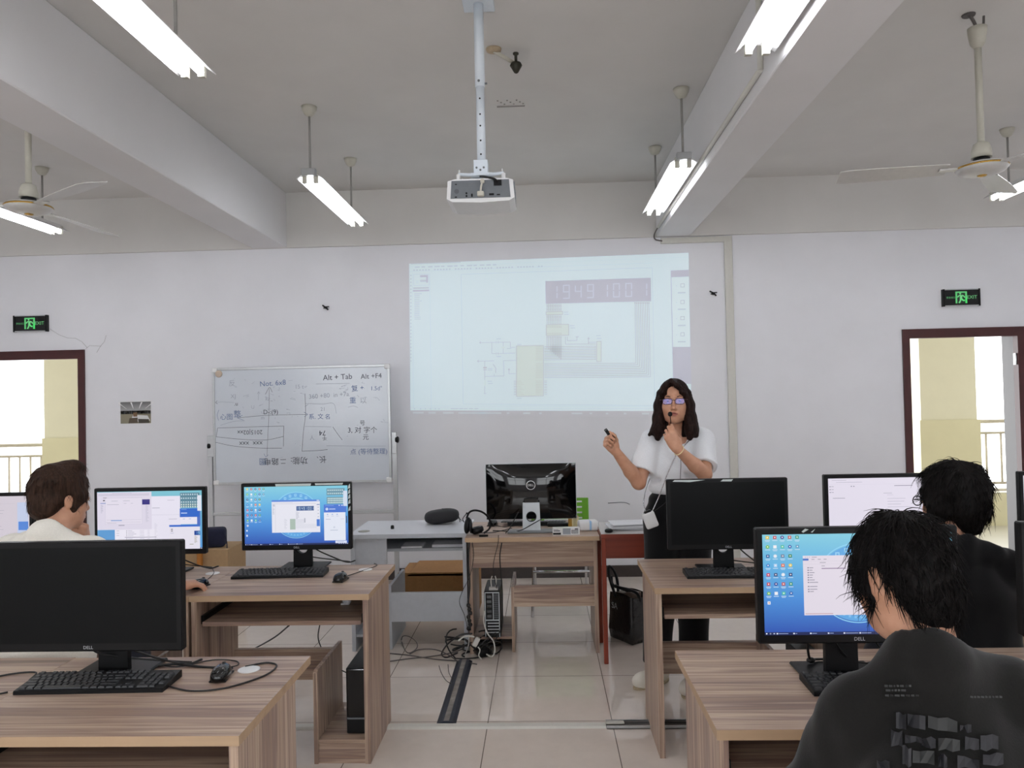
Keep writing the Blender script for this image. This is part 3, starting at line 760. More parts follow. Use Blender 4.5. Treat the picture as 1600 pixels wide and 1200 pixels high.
ICONS = [(230, 200, 60), (60, 130, 70), (90, 150, 190), (70, 160, 130), (120, 190, 60), (200, 60, 70), (210, 60, 90), (50, 120, 200), (30, 80, 150), (235, 235, 240), (60, 50, 140), (60, 60, 110), (180, 210, 240), (220, 225, 235), (80, 190, 160), (200, 80, 70), (225, 228, 235), (230, 110, 60), (110, 120, 150), (40, 90, 170), (60, 150, 110), (40, 50, 110)]
def desktop(S, rows=7, du=76, dv=96, u0=58, v0=40):
    for i, (a, b) in enumerate((((128, 200, 220), (96, 174, 222)), ((96, 174, 222), (72, 138, 212)), ((72, 138, 212), (44, 84, 176)))):
        S.q(0, i * 350, 1920, (i + 1) * 350, a, 0, b)
    S.q(0, 1048, 1920, 1080, (18, 34, 84), 1)
    S.ring(960, 530, 418, 428, (142, 206, 238), 1); S.ring(960, 530, 325, 408, (92, 164, 222), 1); S.ring(960, 530, 300, 316, (134, 198, 236), 1)
    for i in range(9):
        a = math.radians(205 + i * 16); u, v = 960 + 366 * math.cos(a), 530 + 366 * math.sin(a); S.q(u - 22, v - 24, u + 22, v + 24, (150, 206, 238), 2); S.q(u - 10, v - 12, u + 12, v + 8, (96, 166, 222), 3)
    for i in range(14):
        a = math.radians(30 + i * 9.3); u, v = 960 + 366 * math.cos(a), 530 + 366 * math.sin(a); S.q(u - 12, v - 12, u + 12, v + 12, (128, 188, 232), 2)
    n = 0
    for r in range(rows):
        for c in range(5 if r < 2 else 4):
            col = ICONS[(n * 5 + r) % len(ICONS)]; n += 1; u = u0 + c * du; v = v0 + r * dv
            S.ring(u, v, 0, 19, col, 2, 10) if n % 3 == 0 else S.q(u - 17, v - 17, u + 17, v + 17, col, 2)
            S.q(u - 6, v - 7, u + 7, v + 6, (235, 235, 240), 3); S.q(u - 26, v + 28, u + 26, v + 35, (200, 220, 240), 2)
            if n % 2: S.q(u - 20, v + 41, u + 20, v + 47, (190, 212, 236), 2)
    S.q(u0 - 15, v0 + rows * dv - 15, u0 + 15, v0 + rows * dv + 18, (236, 236, 240), 2); S.q(u0 - 5, v0 + rows * dv - 5, u0 + 6, v0 + rows * dv + 8, (180, 90, 80), 3)
    S.q(12, 1056, 26, 1070, (230, 235, 245), 2); S.ring(58, 1063, 5, 8, (200, 210, 230), 2, 10); S.q(88, 1057, 104, 1069, (190, 200, 225), 2)
    for u, w_ in ((120, 120), (290, 40), (460, 70), (640, 60), (800, 150), (960, 120)): S.q(u, 1056, u + 16, 1071, (220, 226, 240), 2); S.q(u + 22, 1060, u + w_, 1067, (150, 166, 206), 2)
    for u in (1740, 1780, 1820, 1860, 1890): S.q(u, 1058, u + 18, 1068, (210, 216, 235), 2)


def scr_front(S):
    desktop(S); S.q(30, 790, 56, 820, (230, 235, 245), 2); S.q(30, 880, 56, 915, (230, 235, 245), 2)
    S.q(510, 250, 1404, 850, (226, 226, 236), 4); S.q(510, 250, 1404, 282, (84, 130, 214), 5); S.q(1345, 258, 1395, 272, (230, 235, 245), 6)
    S.q(520, 318, 1330, 324, (196, 196, 208), 6); S.q(520, 300, 900, 306, (200, 200, 212), 6); S.q(576, 330, 580, 840, (196, 198, 210), 6)
    S.q(530, 330, 568, 368, (190, 190, 206), 6); S.text_lines(526, 390, 8, 40, 16, (170, 172, 190), 6, 6)
    S.q(968, 368, 1292, 450, (52, 84, 140), 6)
    for ch, u in zip('19451001', (975, 1015, 1060, 1100, 1143, 1183, 1222, 1258)): seg7(lambda a, b, c, d: S.q(a, b, c, d, (200, 222, 240), 7), '9' if ch == '5' else ch, u, 384, 24, 52, 5)
    S.q(846, 600, 946, 796, (168, 186, 176), 6); S.text_lines(958, 470, 10, 70, 14, (176, 178, 192), 6, 6); S.q(1110, 590, 1132, 670, (176, 178, 192), 6)
    for i in range(8): S.q(950, 610 + i * 11, 1110, 613 + i * 11, (190, 192, 206), 6); S.q(950, 700 + i * 10, 1340, 703 + i * 10, (198, 200, 212), 6)
    S.text_lines(740, 600, 12, 60, 16, (186, 188, 202), 6, 4); S.q(1345, 335, 1400, 350, (110, 130, 180), 6); S.q(1340, 612, 1398, 740, (72, 122, 206), 6)
    for v in (385, 440, 500, 560): S.q(1360, v, 1384, v + 14, (170, 176, 196), 6)
    S.q(1532, 48, 1868, 178, (104, 146, 164), 4); S.q(1532, 206, 1830, 336, (110, 148, 160), 4)
    for r, (v, n) in enumerate(((72, 8), (132, 8), (226, 10), (262, 10), (300, 10))):
        for i in range(n): S.q(1550 + i * 300 / n, v, 1550 + i * 300 / n + 19, v + 24, (206, 224, 228), 5)
    S.q(1838, 97, 1912, 378, (206, 216, 232), 6); S.q(1476, 346, 1890, 492, (72, 116, 206), 4); S.q(1476, 492, 1872, 1006, (224, 228, 240), 4)
    S.ring(1532, 430, 8, 24, (220, 228, 244), 5, 12); S.q(1572, 424, 1690, 436, (210, 220, 244), 5); S.q(1500, 362, 1660, 368, (150, 180, 232), 5); S.q(1750, 356, 1772, 372, (226, 232, 246), 5); S.q(1800, 356, 1826, 372, (226, 232, 246), 5)
    for u in (1530, 1620, 1708): S.q(u, 520, u + 24, 536, (140, 170, 220), 5); S.q(u - 8, 556, u + 40, 562, (176, 184, 204), 5)
    S.q(1510, 612, 1600, 620, (150, 160, 190), 5); S.q(1780, 612, 1850, 618, (176, 184, 204), 5); S.ring(1664, 764, 10, 15, (150, 160, 190), 5, 12); S.q(1590, 814, 1730, 822, (160, 170, 196), 5)
    S.q(1680, 1012, 1890, 1056, (214, 220, 240), 5); S.q(1710, 1030, 1830, 1038, (160, 170, 200), 6); S.q(1885, 560, 1902, 690, (60, 70, 90), 4)


def scr_explorer(S):
    desktop(S, 7, 76, 100, 52, 32)
    S.q(408, 232, 1560, 870, (222, 214, 226), 4); S.q(408, 262, 466, 284, (70, 110, 190), 5)
    S.q(500, 246, 550, 252, (150, 145, 160), 5)
    for u in (430, 450, 470): S.q(u, 246, u + 10, 252, (176, 170, 186), 5)
    for u in (496, 560, 620): S.q(u, 268, u + 30, 276, (160, 155, 172), 5)
    S.q(408, 292, 1560, 294, (200, 194, 206), 5); S.q(580, 304, 640, 311, (160, 155, 170), 5); S.q(408, 322, 1560, 324, (200, 194, 206), 5)
    rr = random.Random(4)
    for i, v in enumerate(list(range(356, 520, 26)) + [556, 586, 610]): S.q(452, v, 466, v + 12, (120, 120, 140), 5); S.q(472, v + 2, 472 + rr.uniform(24, 90), v + 10, (150, 146, 162), 5)
    S.q(596, 340, 630, 347, (160, 156, 172), 5); S.q(596, 366, 840, 376, (150, 130, 160), 5); S.q(420, 850, 700, 857, (190, 150, 160), 5)
    S.q(1600, 560, 1870, 1010, (206, 206, 226), 4)


def scr_windows(S):
    S.q(0, 0, 1920, 1080, (120, 190, 205), 0, (84, 150, 214)); S.q(0, 1052, 1920, 1080, (18, 34, 84), 1); S.q(20, 715, 330, 1050, (88, 150, 205), 1)
    S.q(950, 96, 1530, 1050, (226, 222, 236), 2); S.q(320, 700, 1100, 1050, (230, 226, 238), 3); S.q(0, 10, 1000, 706, (216, 210, 226), 4)
    S.q(20, 45, 960, 52, (170, 166, 186), 5); S.q(20, 66, 960, 74, (180, 176, 194), 5); S.q(280, 25, 640, 31, (180, 176, 194), 5)
    S.q(150, 112, 826, 606, (190, 186, 204), 5); S.q(153, 118, 823, 603, (222, 216, 230), 6); S.q(110, 108, 176, 116, (40, 40, 50), 6); S.q(110, 150, 140, 172, (50, 50, 60), 6)
    S.q(60, 208, 160, 220, (110, 130, 190), 6); S.text_lines(66, 240, 10, 50, 16, (170, 168, 190), 6, 6)
    S.q(180, 236, 400, 242, (160, 156, 176), 7); S.q(260, 170, 380, 176, (150, 150, 170), 7); S.q(480, 170, 600, 176, (150, 150, 170), 7); S.q(490, 216, 540, 221, (160, 156, 176), 7); S.q(620, 216, 660, 221, (160, 156, 176), 7)
    S.q(170, 520, 810, 523, (170, 166, 186), 7); S.q(250, 528, 452, 542, (108, 150, 210), 7); S.q(160, 566, 800, 569, (170, 166, 186), 7); S.q(180, 580, 350, 585, (170, 166, 186), 7); S.q(390, 620, 500, 632, (130, 126, 150), 7)
    S.q(828, 150, 968, 246, (40, 30, 120), 6); S.text_lines(890, 260, 24, 60, 13, (190, 186, 204), 6, 6)
    S.q(1010, 310, 1150, 318, (150, 146, 166), 5); S.q(1290, 170, 1420, 175, (160, 156, 176), 5); S.q(1000, 440, 1520, 443, (180, 176, 196), 5); S.q(1310, 520, 1460, 526, (150, 146, 166), 5); S.text_lines(1050, 600, 16, 60, 22, (190, 186, 204), 5, 5)
    for i in range(9): S.q(530, 722 + i * 30, 545, 732 + i * 30, (90, 90, 110), 5); S.q(560, 724 + i * 30, 640 + (i * 37) % 90, 731 + i * 30, (170, 166, 186), 5); S.q(780, 724 + i * 30, 860, 730 + i * 30, (184, 180, 198), 5); S.q(920, 724 + i * 30, 960, 730 + i * 30, (184, 180, 198), 5)
    for i in range(3): S.q(350, 726 + i * 42, 400, 732 + i * 42, (150, 146, 166), 5)
    S.q(500, 846, 1080, 854, (120, 118, 140), 6)
    S.q(1525, 40, 1880, 316, (84, 128, 146), 5)
    for r, v in enumerate((60, 130, 200, 246, 286)):
        for i in range(8): S.q(1540 + i * 41, v, 1540 + i * 41 + 22, v + 26, (214, 224, 216) if r > 2 else (190, 210, 220), 6)
    S.q(1838, 90, 1912, 378, (220, 224, 236), 7); S.q(1516, 330, 1870, 490, (44, 100, 196), 6); S.q(1540, 408, 1650, 424, (190, 210, 244), 7); S.q(1540, 345, 1640, 351, (150, 190, 240), 7)
    S.q(1525, 490, 1830, 622, (230, 226, 238), 6); S.q(1570, 520, 1610, 530, (150, 180, 220), 7); S.q(1680, 520, 1720, 530, (150, 180, 220), 7); S.q(1830, 380, 1890, 640, (80, 110, 190), 5)
    S.q(1320, 632, 1880, 1076, (226, 222, 234), 7); S.q(1320, 632, 1880, 668, (52, 104, 200), 8); S.q(1350, 706, 1385, 720, (60, 60, 70), 8); S.q(1350, 738, 1385, 752, (60, 60, 70), 8); S.q(1340, 780, 1400, 786, (120, 130, 180), 8)
    S.q(1776, 745, 1880, 826, (30, 70, 150), 8)
    for ch, u in zip('19', (1800, 1844)): seg7(lambda a, b, c, d: S.q(a, b, c, d, (150, 210, 240), 9), ch, u, 760, 28, 50, 6)
    S.text_lines(1776, 840, 9, 60, 15, (180, 176, 170), 8, 8); S.q(1690, 985, 1760, 1000, (180, 176, 170), 8)
    S.q(1896, 1060, 1912, 1074, (240, 240, 245), 9)


def scr_page(S):
    S.q(0, 0, 1920, 1080, (224, 218, 232), 0); S.q(60, 28, 300, 33, (170, 166, 184), 1); S.q(130, 62, 560, 68, (176, 172, 190), 1)
    S.q(0, 100, 1920, 102, (206, 200, 216), 1)
    for v in (128, 176, 222): S.q(20, v, 40, v + 12, (120, 118, 136), 1); S.q(50, v + 2, 90, v + 10, (160, 156, 174), 1)
    S.q(370, 126, 390, 140, (130, 128, 146), 1); S.q(410, 126, 430, 140, (130, 128, 146), 1); S.q(70, 322, 270, 330, (150, 146, 164), 1)
    S.q(1080, 128, 1370, 138, (140, 136, 154), 1); S.q(900, 250, 1040, 258, (180, 176, 194), 1); S.q(960, 280, 1060, 286, (190, 186, 204), 1)
    S.text_lines(960, 340, 8, 420, 46, (184, 180, 198), 1, 7, 9); S.q(905, 690, 925, 704, (60, 60, 72), 1); S.q(940, 690, 1030, 704, (120, 116, 134), 1)
    S.text_lines(960, 740, 6, 420, 46, (184, 180, 198), 1, 7, 5)


def scr_pale(S):
    S.q(0, 0, 1920, 1080, (206, 198, 208), 0); S.q(1700, 120, 1900, 700, (190, 200, 226), 1); S.q(1720, 480, 1900, 640, (80, 130, 210), 2); S.q(0, 140, 1650, 144, (186, 180, 192), 1)
    S.text_lines(1000, 200, 12, 500, 60, (176, 170, 184), 2, 8)


def scr_doc(S):
    S.q(0, 0, 1920, 1080, (226, 222, 236), 0); S.q(40, 30, 200, 60, (80, 100, 160), 1); S.text_lines(60, 140, 20, 500, 44, (170, 166, 186), 1, 7)


def scr_off(S): S.q(0, 0, 1920, 1080, (0, 0, 0), 0)


def scr_dark(S):
    S.q(0, 0, 1920, 1080, (60, 90, 170), 0, (40, 60, 140)); S.q(20, 60, 60, 120, (190, 60, 60), 1)


def neck_with_hole(mb, w_, z0, z1, hz, hr, y0, y1):
    for s in (-1, 1):
        pts = [(0, z0), (s * w_ * .54, z0), (s * w_ / 2, z1), (0, z1), (0, hz + hr)]
        pts += [(s * hr * math.sin(a), hz + hr * math.cos(a)) for a in np.linspace(0, PI, 12)[1:-1]] + [(0, hz - hr)]
        mb.prism(pts, y0, y1, 'xz')


def monitor(label, x, y, zb, ztop, drawn, w_=.555, neck=.10, yaw=0.0, group='flat screens of the student desks', cables=True, z0=DT, lean=.0):
    """front of the panel at the local origin plane y=0, screen facing -y"""
    h = ztop - zb; b0 = zb - z0
    T = thing('monitor', label, 'monitor', (0, 0, 0), group)
    hs = MB(); hs.box(-w_ / 2, w_ / 2, .0, .03, b0, b0 + h, bev=.004)
    hs.box(-w_ / 2 + .06, w_ / 2 - .06, .028, .055, b0 + .04, b0 + h - .05, bev=.01)
    part('housing', hs, M['black'], T)
    sw, sh = w_ - .034, h - .042
    S = Scr(sw, sh); drawn(S); mt = M['panel_off'] if drawn is scr_off else M['disp']
    S.mb.xf(Matrix.Translation((0, 0, b0 + .025))); part('screen', S.mb, mt, T)
    part('maker_mark', MB().text('DELL', (0, -.0008, b0 + .0125), (1, 0, 0), (0, 0, 1), .0135), M['gold_label'], T)
    nk = MB(); neck_with_hole(nk, .088, .008, b0 + .12, b0 - .008, .027, neck, neck + .022); part('stand_neck', nk, M['black'], T)
    part('neck_mount', MB().box(-.05, .05, .05, neck + .006, b0 + .05, b0 + .13, bev=.004), M['black'], T)
    part('stand_base', MB().box(-.115, .115, neck - .045, neck + .125, 0, .010, bev=.004), M['black'], T)
    if cables:
        part('cable', MB().tube(smooth_path([(.05, .06, b0 + .04), (.07, .08, b0 - .01), (.14, .13, .05), (.2, .2, .006), (.23, .25, .004)], 6), .0035, 7), M['cable'], T)
        part('cable', MB().tube(smooth_path([(-.05, .06, b0 + .03), (-.03, .09, b0 - .03), (.04, .15, .045), (.15, .19, .02), (.21, .22, .005)], 6), .003, 7), M['cable'], T)
    T.location = (x, y, z0); T.rotation_euler = (0, 0, yaw)
    return T


MON = {}
MON['L2'] = monitor('flat screen with blue desktop and circuit window, below the whiteboard', -1.232, 3.755, .852, 1.185, scr_front, neck=.09)
tf = MB()
for a, b, c, d in ((-.10, .075, .320, .331), (.10, .235, .323, .331)): tf.quad((a, -.0016, b * 0 + c + .109), (b, -.0016, c + .109), (b + .004, -.0016, d + .110), (a - .003, -.0016, d + .110))
for z in (.19, .225, .25, .275, .30): tf.add([(.262, -.0016, .111 + z), (.274, -.0016, .115 + z), (.2735, -.0016, .137 + z), (.266, -.0016, .128 + z)], [(0, 1, 2, 3)])
part('torn_film', tf, plain('torn_clear_film', (196, 206, 204), .25), MON['L2'], 'silvery torn protective film')  # clear film made opaque and pale, its reflections painted in
MON['L1'] = monitor('large switched-off screen in the foreground on the left', -1.367, 2.235, .853, 1.180, scr_off, w_=.572, neck=.13)
MON['R2'] = monitor('switched-off screen on the desk in front of the woman', .848, 3.565, .862, 1.189, scr_off)
MON['R1'] = monitor('blue desktop screen partly covered by the head of the person in the printed shirt', .862, 2.15, .884, 1.204, scr_explorer, w_=.55, neck=.13)
MON['M2'] = monitor('flat screen crowded with white windows beside the person in the white shirt', -1.925, 3.66, .858, 1.184, scr_windows)
MON['N2'] = monitor('pale screen at the left edge behind the person in the white shirt', -2.76, 3.62, .855, 1.176, scr_pale)
MON['S2'] = monitor('flat screen with a white document page beside the person in the plain black jacket', 1.545, 3.50, .868, 1.205, scr_page)
MON['T2'] = monitor('flat screen at the right edge with a white document, in the farther row', 2.405, 3.50, .865, 1.204, scr_doc)
MON['S1'] = monitor('dark-framed screen cut off by the right edge, in the nearer row', 1.612, 2.2, .88, 1.202, scr_dark)
for k, dx in (('R2', -.02), ('R1', .0)):
    f = MB(); b0 = .33
    zt = (1.189 if k == 'R2' else 1.204) - DT
    xs = (-.25, -.17, -.1, -.03, .02, .05) if k == 'R2' else (-.15, -.145, -.13, -.125, -.12, -.115)
    f.add([(xs[0], -.0015, zt - .010), (xs[1], -.0015, zt - .013), (xs[2], -.0015, zt - .004), (xs[0] + .01, -.0015, zt - .002)], [(0, 1, 2, 3)])
    f.add([(xs[3], -.0015, zt - .012), (xs[4], -.0015, zt - .013), (xs[4] + .008, -.0015, zt - .003), (xs[3] + .012, -.0015, zt - .003)], [(0, 1, 2, 3)])
    part('torn_film', f, bpy.data.materials['torn_clear_film'], MON[k], 'silvery torn protective film')

# ------------------------------------------------------------------ keyboards
def _keymesh(w_):
    m = MB(); a = .0012
    m.add([(-w_ / 2, -.0078, 0), (w_ / 2, -.0078, 0), (w_ / 2, .0078, 0), (-w_ / 2, .0078, 0), (-w_ / 2 + .002, -.0062, .005), (w_ / 2 - .002, -.0062, .005), (w_ / 2 - .002, .0064, .005), (-w_ / 2 + .002, .0064, .005)],
          [(4, 5, 6, 7), (0, 1, 5, 4), (1, 2, 6, 5), (2, 3, 7, 6), (3, 0, 4, 7)])
    return m.mesh('key', M['key'])


KM = {}
ROWS = [  # (y row, list of key widths in units)
    [1, -1, 1, 1, 1, 1, -.5, 1, 1, 1, 1, -.5, 1, 1, 1, 1, -.25, 1, 1, 1],
    [1] * 13 + [2, -.25, 1, 1, 1, -.25, 1, 1, 1, 1],
    [1.5] + [1] * 12 + [1.5, -.25, 1, 1, 1, -.25, 1, 1, 1, 1],
    [1.75] + [1] * 11 + [2.25, -3.5, 1, 1, 1],
    [2.25] + [1] * 10 + [2.75, -1.25, 1, -1.25, 1, 1, 1, 1],
    [1.25, 1.25, 1.25, 6.25, 1.25, 1.25, 1.25, 1.25, -.25, 1, 1, 1, -.25, 2, 1],
]


def keyboard(label, x, y, yaw, z=DT):
    k = thing('keyboard', label, 'keyboard', (0, 0, 0), 'black computer keyboards')
    b = MB(); W, D = .442, .130
    b.prism([(0, .0), (D, 0), (D, .020), (D - .004, .0225), (.003, .0115), (0, .009)], -W / 2, W / 2, 'yz'); part('body', b, M['black'], k)
    part('cable', MB().tube(smooth_path([(-.10, D, .012), (-.09, D + .05, .004), (-.02, D + .1, .004), (.05, D + .14, .004)], 5), .002, 6), M['cable'], k)
    u = .019
    slope = math.atan2(.011, D)
    for r, row in enumerate(ROWS):
        yy = D - .014 - r * .0188 - (.004 if r else 0); cx = -W / 2 + .006
        for wk in row:
            if wk < 0: cx -= wk * u; continue
            if wk not in KM: KM[wk] = _keymesh(wk * u - .0028)
            o = bpy.data.objects.new('key', KM[wk]); COL.objects.link(o); o.parent = k; o.location = (cx + wk * u / 2, yy, .0112 + (yy - .003) * math.tan(slope)); o.rotation_euler = (slope, 0, 0)
            cx += wk * u
    k.location = (x, y, z); k.rotation_euler = (0, 0, yaw); return k


keyboard('black keyboard in front of the large switched-off screen on the left', -1.352, 2.205, .03)
keyboard('black keyboard below the blue desktop screen near the whiteboard', -1.292, 3.635, .05)
keyboard('black keyboard below the switched-off screen in front of the woman', .868, 3.515, -.01)
keyboard('black keyboard half hidden behind the arm of the person in the printed shirt', .955, 2.145, -.02)

# ------------------------------------------------------------------ mice
def mouse(label, x, y, yaw, cable_pts, z=DT):
    m = thing('computer_mouse', label, 'mouse', (0, 0, 0), 'black computer mice')
    def shell(zmax, w_, l_, y0=0.0):
        b = MB(); n, kk = 20, 8; vs = []; fs = []
        for i in range(kk + 1):
            t = i / kk * PI / 2; rr = math.cos(t) ** .55; zz = math.sin(t) * zmax
            for j in range(n):
                a = 2 * PI * j / n; yy = l_ / 2 * math.sin(a) * rr; wx = w_ / 2 * (1 - .12 * math.cos(2 * a)) * (1 - .08 * math.sin(a))
                vs.append((wx * math.cos(a) * rr, yy + y0 - .006 * math.sin(t), zz + .004))
        for i in range(kk):
            for j in range(n): fs.append((i * n + j, i * n + (j + 1) % n, (i + 1) * n + (j + 1) % n, (i + 1) * n + j))
        fs.append(tuple(range(n - 1, -1, -1))); b.add(vs, fs, 0, True); return b
    part('body', shell(.034, .064, .112), M['gloss'], m)
    part('foot_plate', MB().box(-.026, .026, -.045, .045, 0, .006, bev=.002), M['black'], m)
    part('scroll_wheel', MB().tube([(-.004, .026, .031), (.004, .026, .031)], .009, 12), M['key'], m)
    if cable_pts:
        c, s = math.cos(-yaw), math.sin(-yaw)
        loc = [((px - x) * c - (py - y) * s, (px - x) * s + (py - y) * c, pz - z) for px, py, pz in cable_pts]
        part('cable', MB().tube(smooth_path([(0, .05, .012)] + loc, 6), .0019, 6), M['cable'], m)
    m.location = (x, y, z); m.rotation_euler = (0, 0, yaw); return m


H = DT + .003
mouse('black mouse on the foreground desk beside a white cable-hole cover', -1.005, 2.33, .12, [(-.995, 2.43, H), (-1.02, 2.47, H), (-1.10, 2.48, H), (-1.19, 2.42, H), (-1.30, 2.46, H)])
mouse('black mouse on the desk with the blue desktop screen', -.965, 3.575, -.1, [(-.955, 3.66, H), (-.90, 3.78, H), (-.86, 3.88, H), (-.885, 3.93, H)])
mouse('black mouse under the hand of the person in the white shirt', -1.602, 3.485, -.3, [(-1.62, 3.6, H), (-1.65, 3.75, H), (-1.7, 3.85, H)])
# cable loops lying on the front left desk
solo('desk_cable', MB().tube(smooth_path([(-1.155, 2.265, H), (-1.05, 2.215, H), (-.955, 2.235, H), (-.875, 2.33, H), (-.865, 2.42, H), (-.91, 2.45, H), (-.965, 2.415, H)], 8), .0028, 7), M['cable'], 'black cable looping across the foreground desk around the mouse', 'cable')
solo('desk_cable', MB().tube(smooth_path([(-1.60, 2.215, H), (-1.64, 2.19, H), (-1.70, 2.19, H), (-1.75, 2.25, H), (-1.72, 2.35, H), (-1.63, 2.38, H), (-1.60, 2.31, H)], 8), .0028, 7), M['cable'], 'black cable curling at the left end of the foreground keyboard', 'cable')
solo('desk_cable', MB().tube(smooth_path([(-1.28, 2.42, H), (-1.2, 2.43, H + .004), (-1.1, 2.415, H), (-1.0, 2.40, H)], 8), .004, 7), M['cable'], 'thick black cable lying behind the foreground keyboard', 'cable')
for x, y, lab in ((-.945, 2.395, 'white round cable-hole cover behind the foreground mouse'), (-.90, 3.80, 'pale round cable-hole cover on the desk with the blue desktop screen'), (-1.66, 3.76, 'pale round cable-hole cover on the desk of the person in the white shirt')):
    solo('cable_grommet', MB().lathe([(.034, DT), (.034, DT + .002), (.028, DT + .0032), (.0, DT + .0032)], (x, y, 0), 24), M['white'], lab, 'cover')
a = DT + .001
solo('paper_sheet', MB().box(.745, .90, 2.01, 2.135, a, a + .0015), M['paper'], 'corner of white paper beside the arm of the person in the printed shirt', 'paper')
q = atz(530, 951, .64)
cb = MB(); cb.ball((-.955, 3.62, .636), (.018, .014, .016), 10, 6); cb.ball((-.94, 3.615, .632), (.014, .016, .013), 8, 6); cb.box(-.975, -.935, 3.605, 3.64, .618, .624)
solo('crumpled_wrapper', cb, M['paper'], 'crumpled white scrap on the keyboard tray of the desk before the whiteboard', 'scrap')
# microphone cable under the right foreground screen
solo('desk_cable', MB().tube(smooth_path([(.79, 2.36, DT + .10), (.795, 2.37, DT + .05), (.805, 2.38, DT + .022), (.83, 2.40, DT + .016), (.90, 2.42, DT + .01)], 6), .004, 7).ball((.806, 2.381, DT + .02), (.014, .01, .009), 10, 6), M['cable'], 'thick black cable with a bead under the screen of the printed-shirt person', 'cable')

# ------------------------------------------------------------------ computer towers in the desk bays
def tower(label, x, y, rz, w_=.094, h=.292, d=.30, back=False):
    t = thing('computer_tower', label, 'computer', (0, 0, 0), None)
    part('case', MB().box(-w_ / 2, w_ / 2, 0, d, 0, h, bev=.004), M['black'], t)
    f = MB().box(-w_ / 2 + .006, w_ / 2 - .006, -.006, .002, .075, h - .006, bev=.002); part('front_panel', f, M['gloss'], t)
    part('lower_grille', MB().box(-w_ / 2 + .004, w_ / 2 - .004, -.005, .002, .006, .07, bev=.002), M['black'], t)
    part('silver_band', MB().box(-w_ / 2 + .004, w_ / 2 - .004, -.0065, 0, .066, .074), M['grey_metal'], t)
    if back:
        p = MB(); p.box(-w_ / 2 + .004, w_ / 2 - .004, d, d + .002, .004, h - .004); part('back_plate', p, M['black'], t)
        r = MB()
        for e in ((-w_ / 2 + .004, -w_ / 2 + .009), (w_ / 2 - .009, w_ / 2 - .004)): r.box(e[0], e[1], d + .001, d + .004, .004, h - .004)
        r.box(-w_ / 2 + .004, w_ / 2 - .004, d + .001, d + .004, h - .009, h - .004); r.box(-w_ / 2 + .004, w_ / 2 - .004, d + .001, d + .005, .105, .112)
        r.box(-.008, -.004, d + .001, d + .004, .112, h - .009)
        part('back_frame', r, M['silver'], t)
        s = MB()
        for i in range(4): s.box(-w_ / 2 + .01, .03, d + .001, d + .006, .03 + i * .019, .036 + i * .019)
        part('slot_cover', s, M['alu'], t)
        g = MB()
        for i in range(4):
            for j in range(14): g.box(-.036 + i * .008, -.031 + i * .008, d + .001, d + .003, .12 + j * .0115, .127 + j * .0115)
        part('vent_grille', g, M['grey_metal'], t)
        s = MB()
        for j in range(5): s.box(.004, .032, d + .001, d + .007, .125 + j * .03, .142 + j * .03)
        part('ports', s, M['gloss'], t)
    t.location = (x, y, .1); t.rotation_euler = (0, 0, rz); return t


tower('slim black computer tower in the desk before the whiteboard', -.855, 3.40, 0)
tower('slim black computer tower in the foreground left desk', -.868, 2.02, 0)
tower('slim black computer tower in the right desk near the woman', 1.194, 3.44, 0)
# cables hanging behind the left second-row desk
solo('hanging_cable', MB().tube(smooth_path([at(452, 977, 3.72), at(430, 995, 3.85), at(400, 1012, 4.0), at(380, 1020, 4.05), atz(366, 1030, .01)], 6), .004, 6), M['cable'], 'black cable slanting under the keyboard tray of the desk before the whiteboard', 'cable')
solo('hanging_cable', MB().tube(smooth_path([at(500, 974, 3.80), at(497, 995, 3.80), at(502, 1012, 3.79), at(512, 1030, 3.77), at(530, 1045, 3.74), at(546, 1053, 3.72)], 6), .003, 6), M['cable'], 'black cable hanging from the tray to the tower of the desk before the whiteboard', 'cable')
solo('hanging_cable', MB().tube(smooth_path([at(606, 1040, 3.74), at(603, 1080, 3.72), at(604, 1110, 3.70), at(598, 1135, 3.66), at(590, 1146, 3.6), at(578, 1135, 3.5)], 6), .003, 6), M['cable'], 'thin cable trailing down the side panel of the desk before the whiteboard', 'cable')
# ================================================================== WHITEBOARD
BY = 6.40; bx0, bx1, bz0, bz1 = -2.805, -1.278, .90, 1.896
wb = thing('whiteboard', 'wheeled whiteboard covered in faint marker handwriting against the front wall', 'whiteboard', ((bx0 + bx1) / 2, BY + .03, 0))
part('board_panel', MB().box(bx0 + .015, bx1 - .015, BY, BY + .016, bz0 + .015, bz1 - .015), M['board'], wb)
fr = MB()
for a in ((bx0, bx1, bz1 - .02, bz1), (bx0, bx1, bz0, bz0 + .02)): fr.box(a[0], a[1], BY - .006, BY + .02, a[2], a[3], bev=.002)
for a in ((bx0, bx0 + .02), (bx1 - .02, bx1)): fr.box(a[0], a[1], BY - .006, BY + .02, bz0, bz1, bev=.002)
part('frame', fr, M['alu'], wb)
for x in (bx0, bx1 - .045):
    for z in (bz0 - .004, bz1 - .041): part('corner_cap', MB().box(x - .003, x + .048, BY - .010, BY + .022, z, z + .045, bev=.008), M['white'], wb)
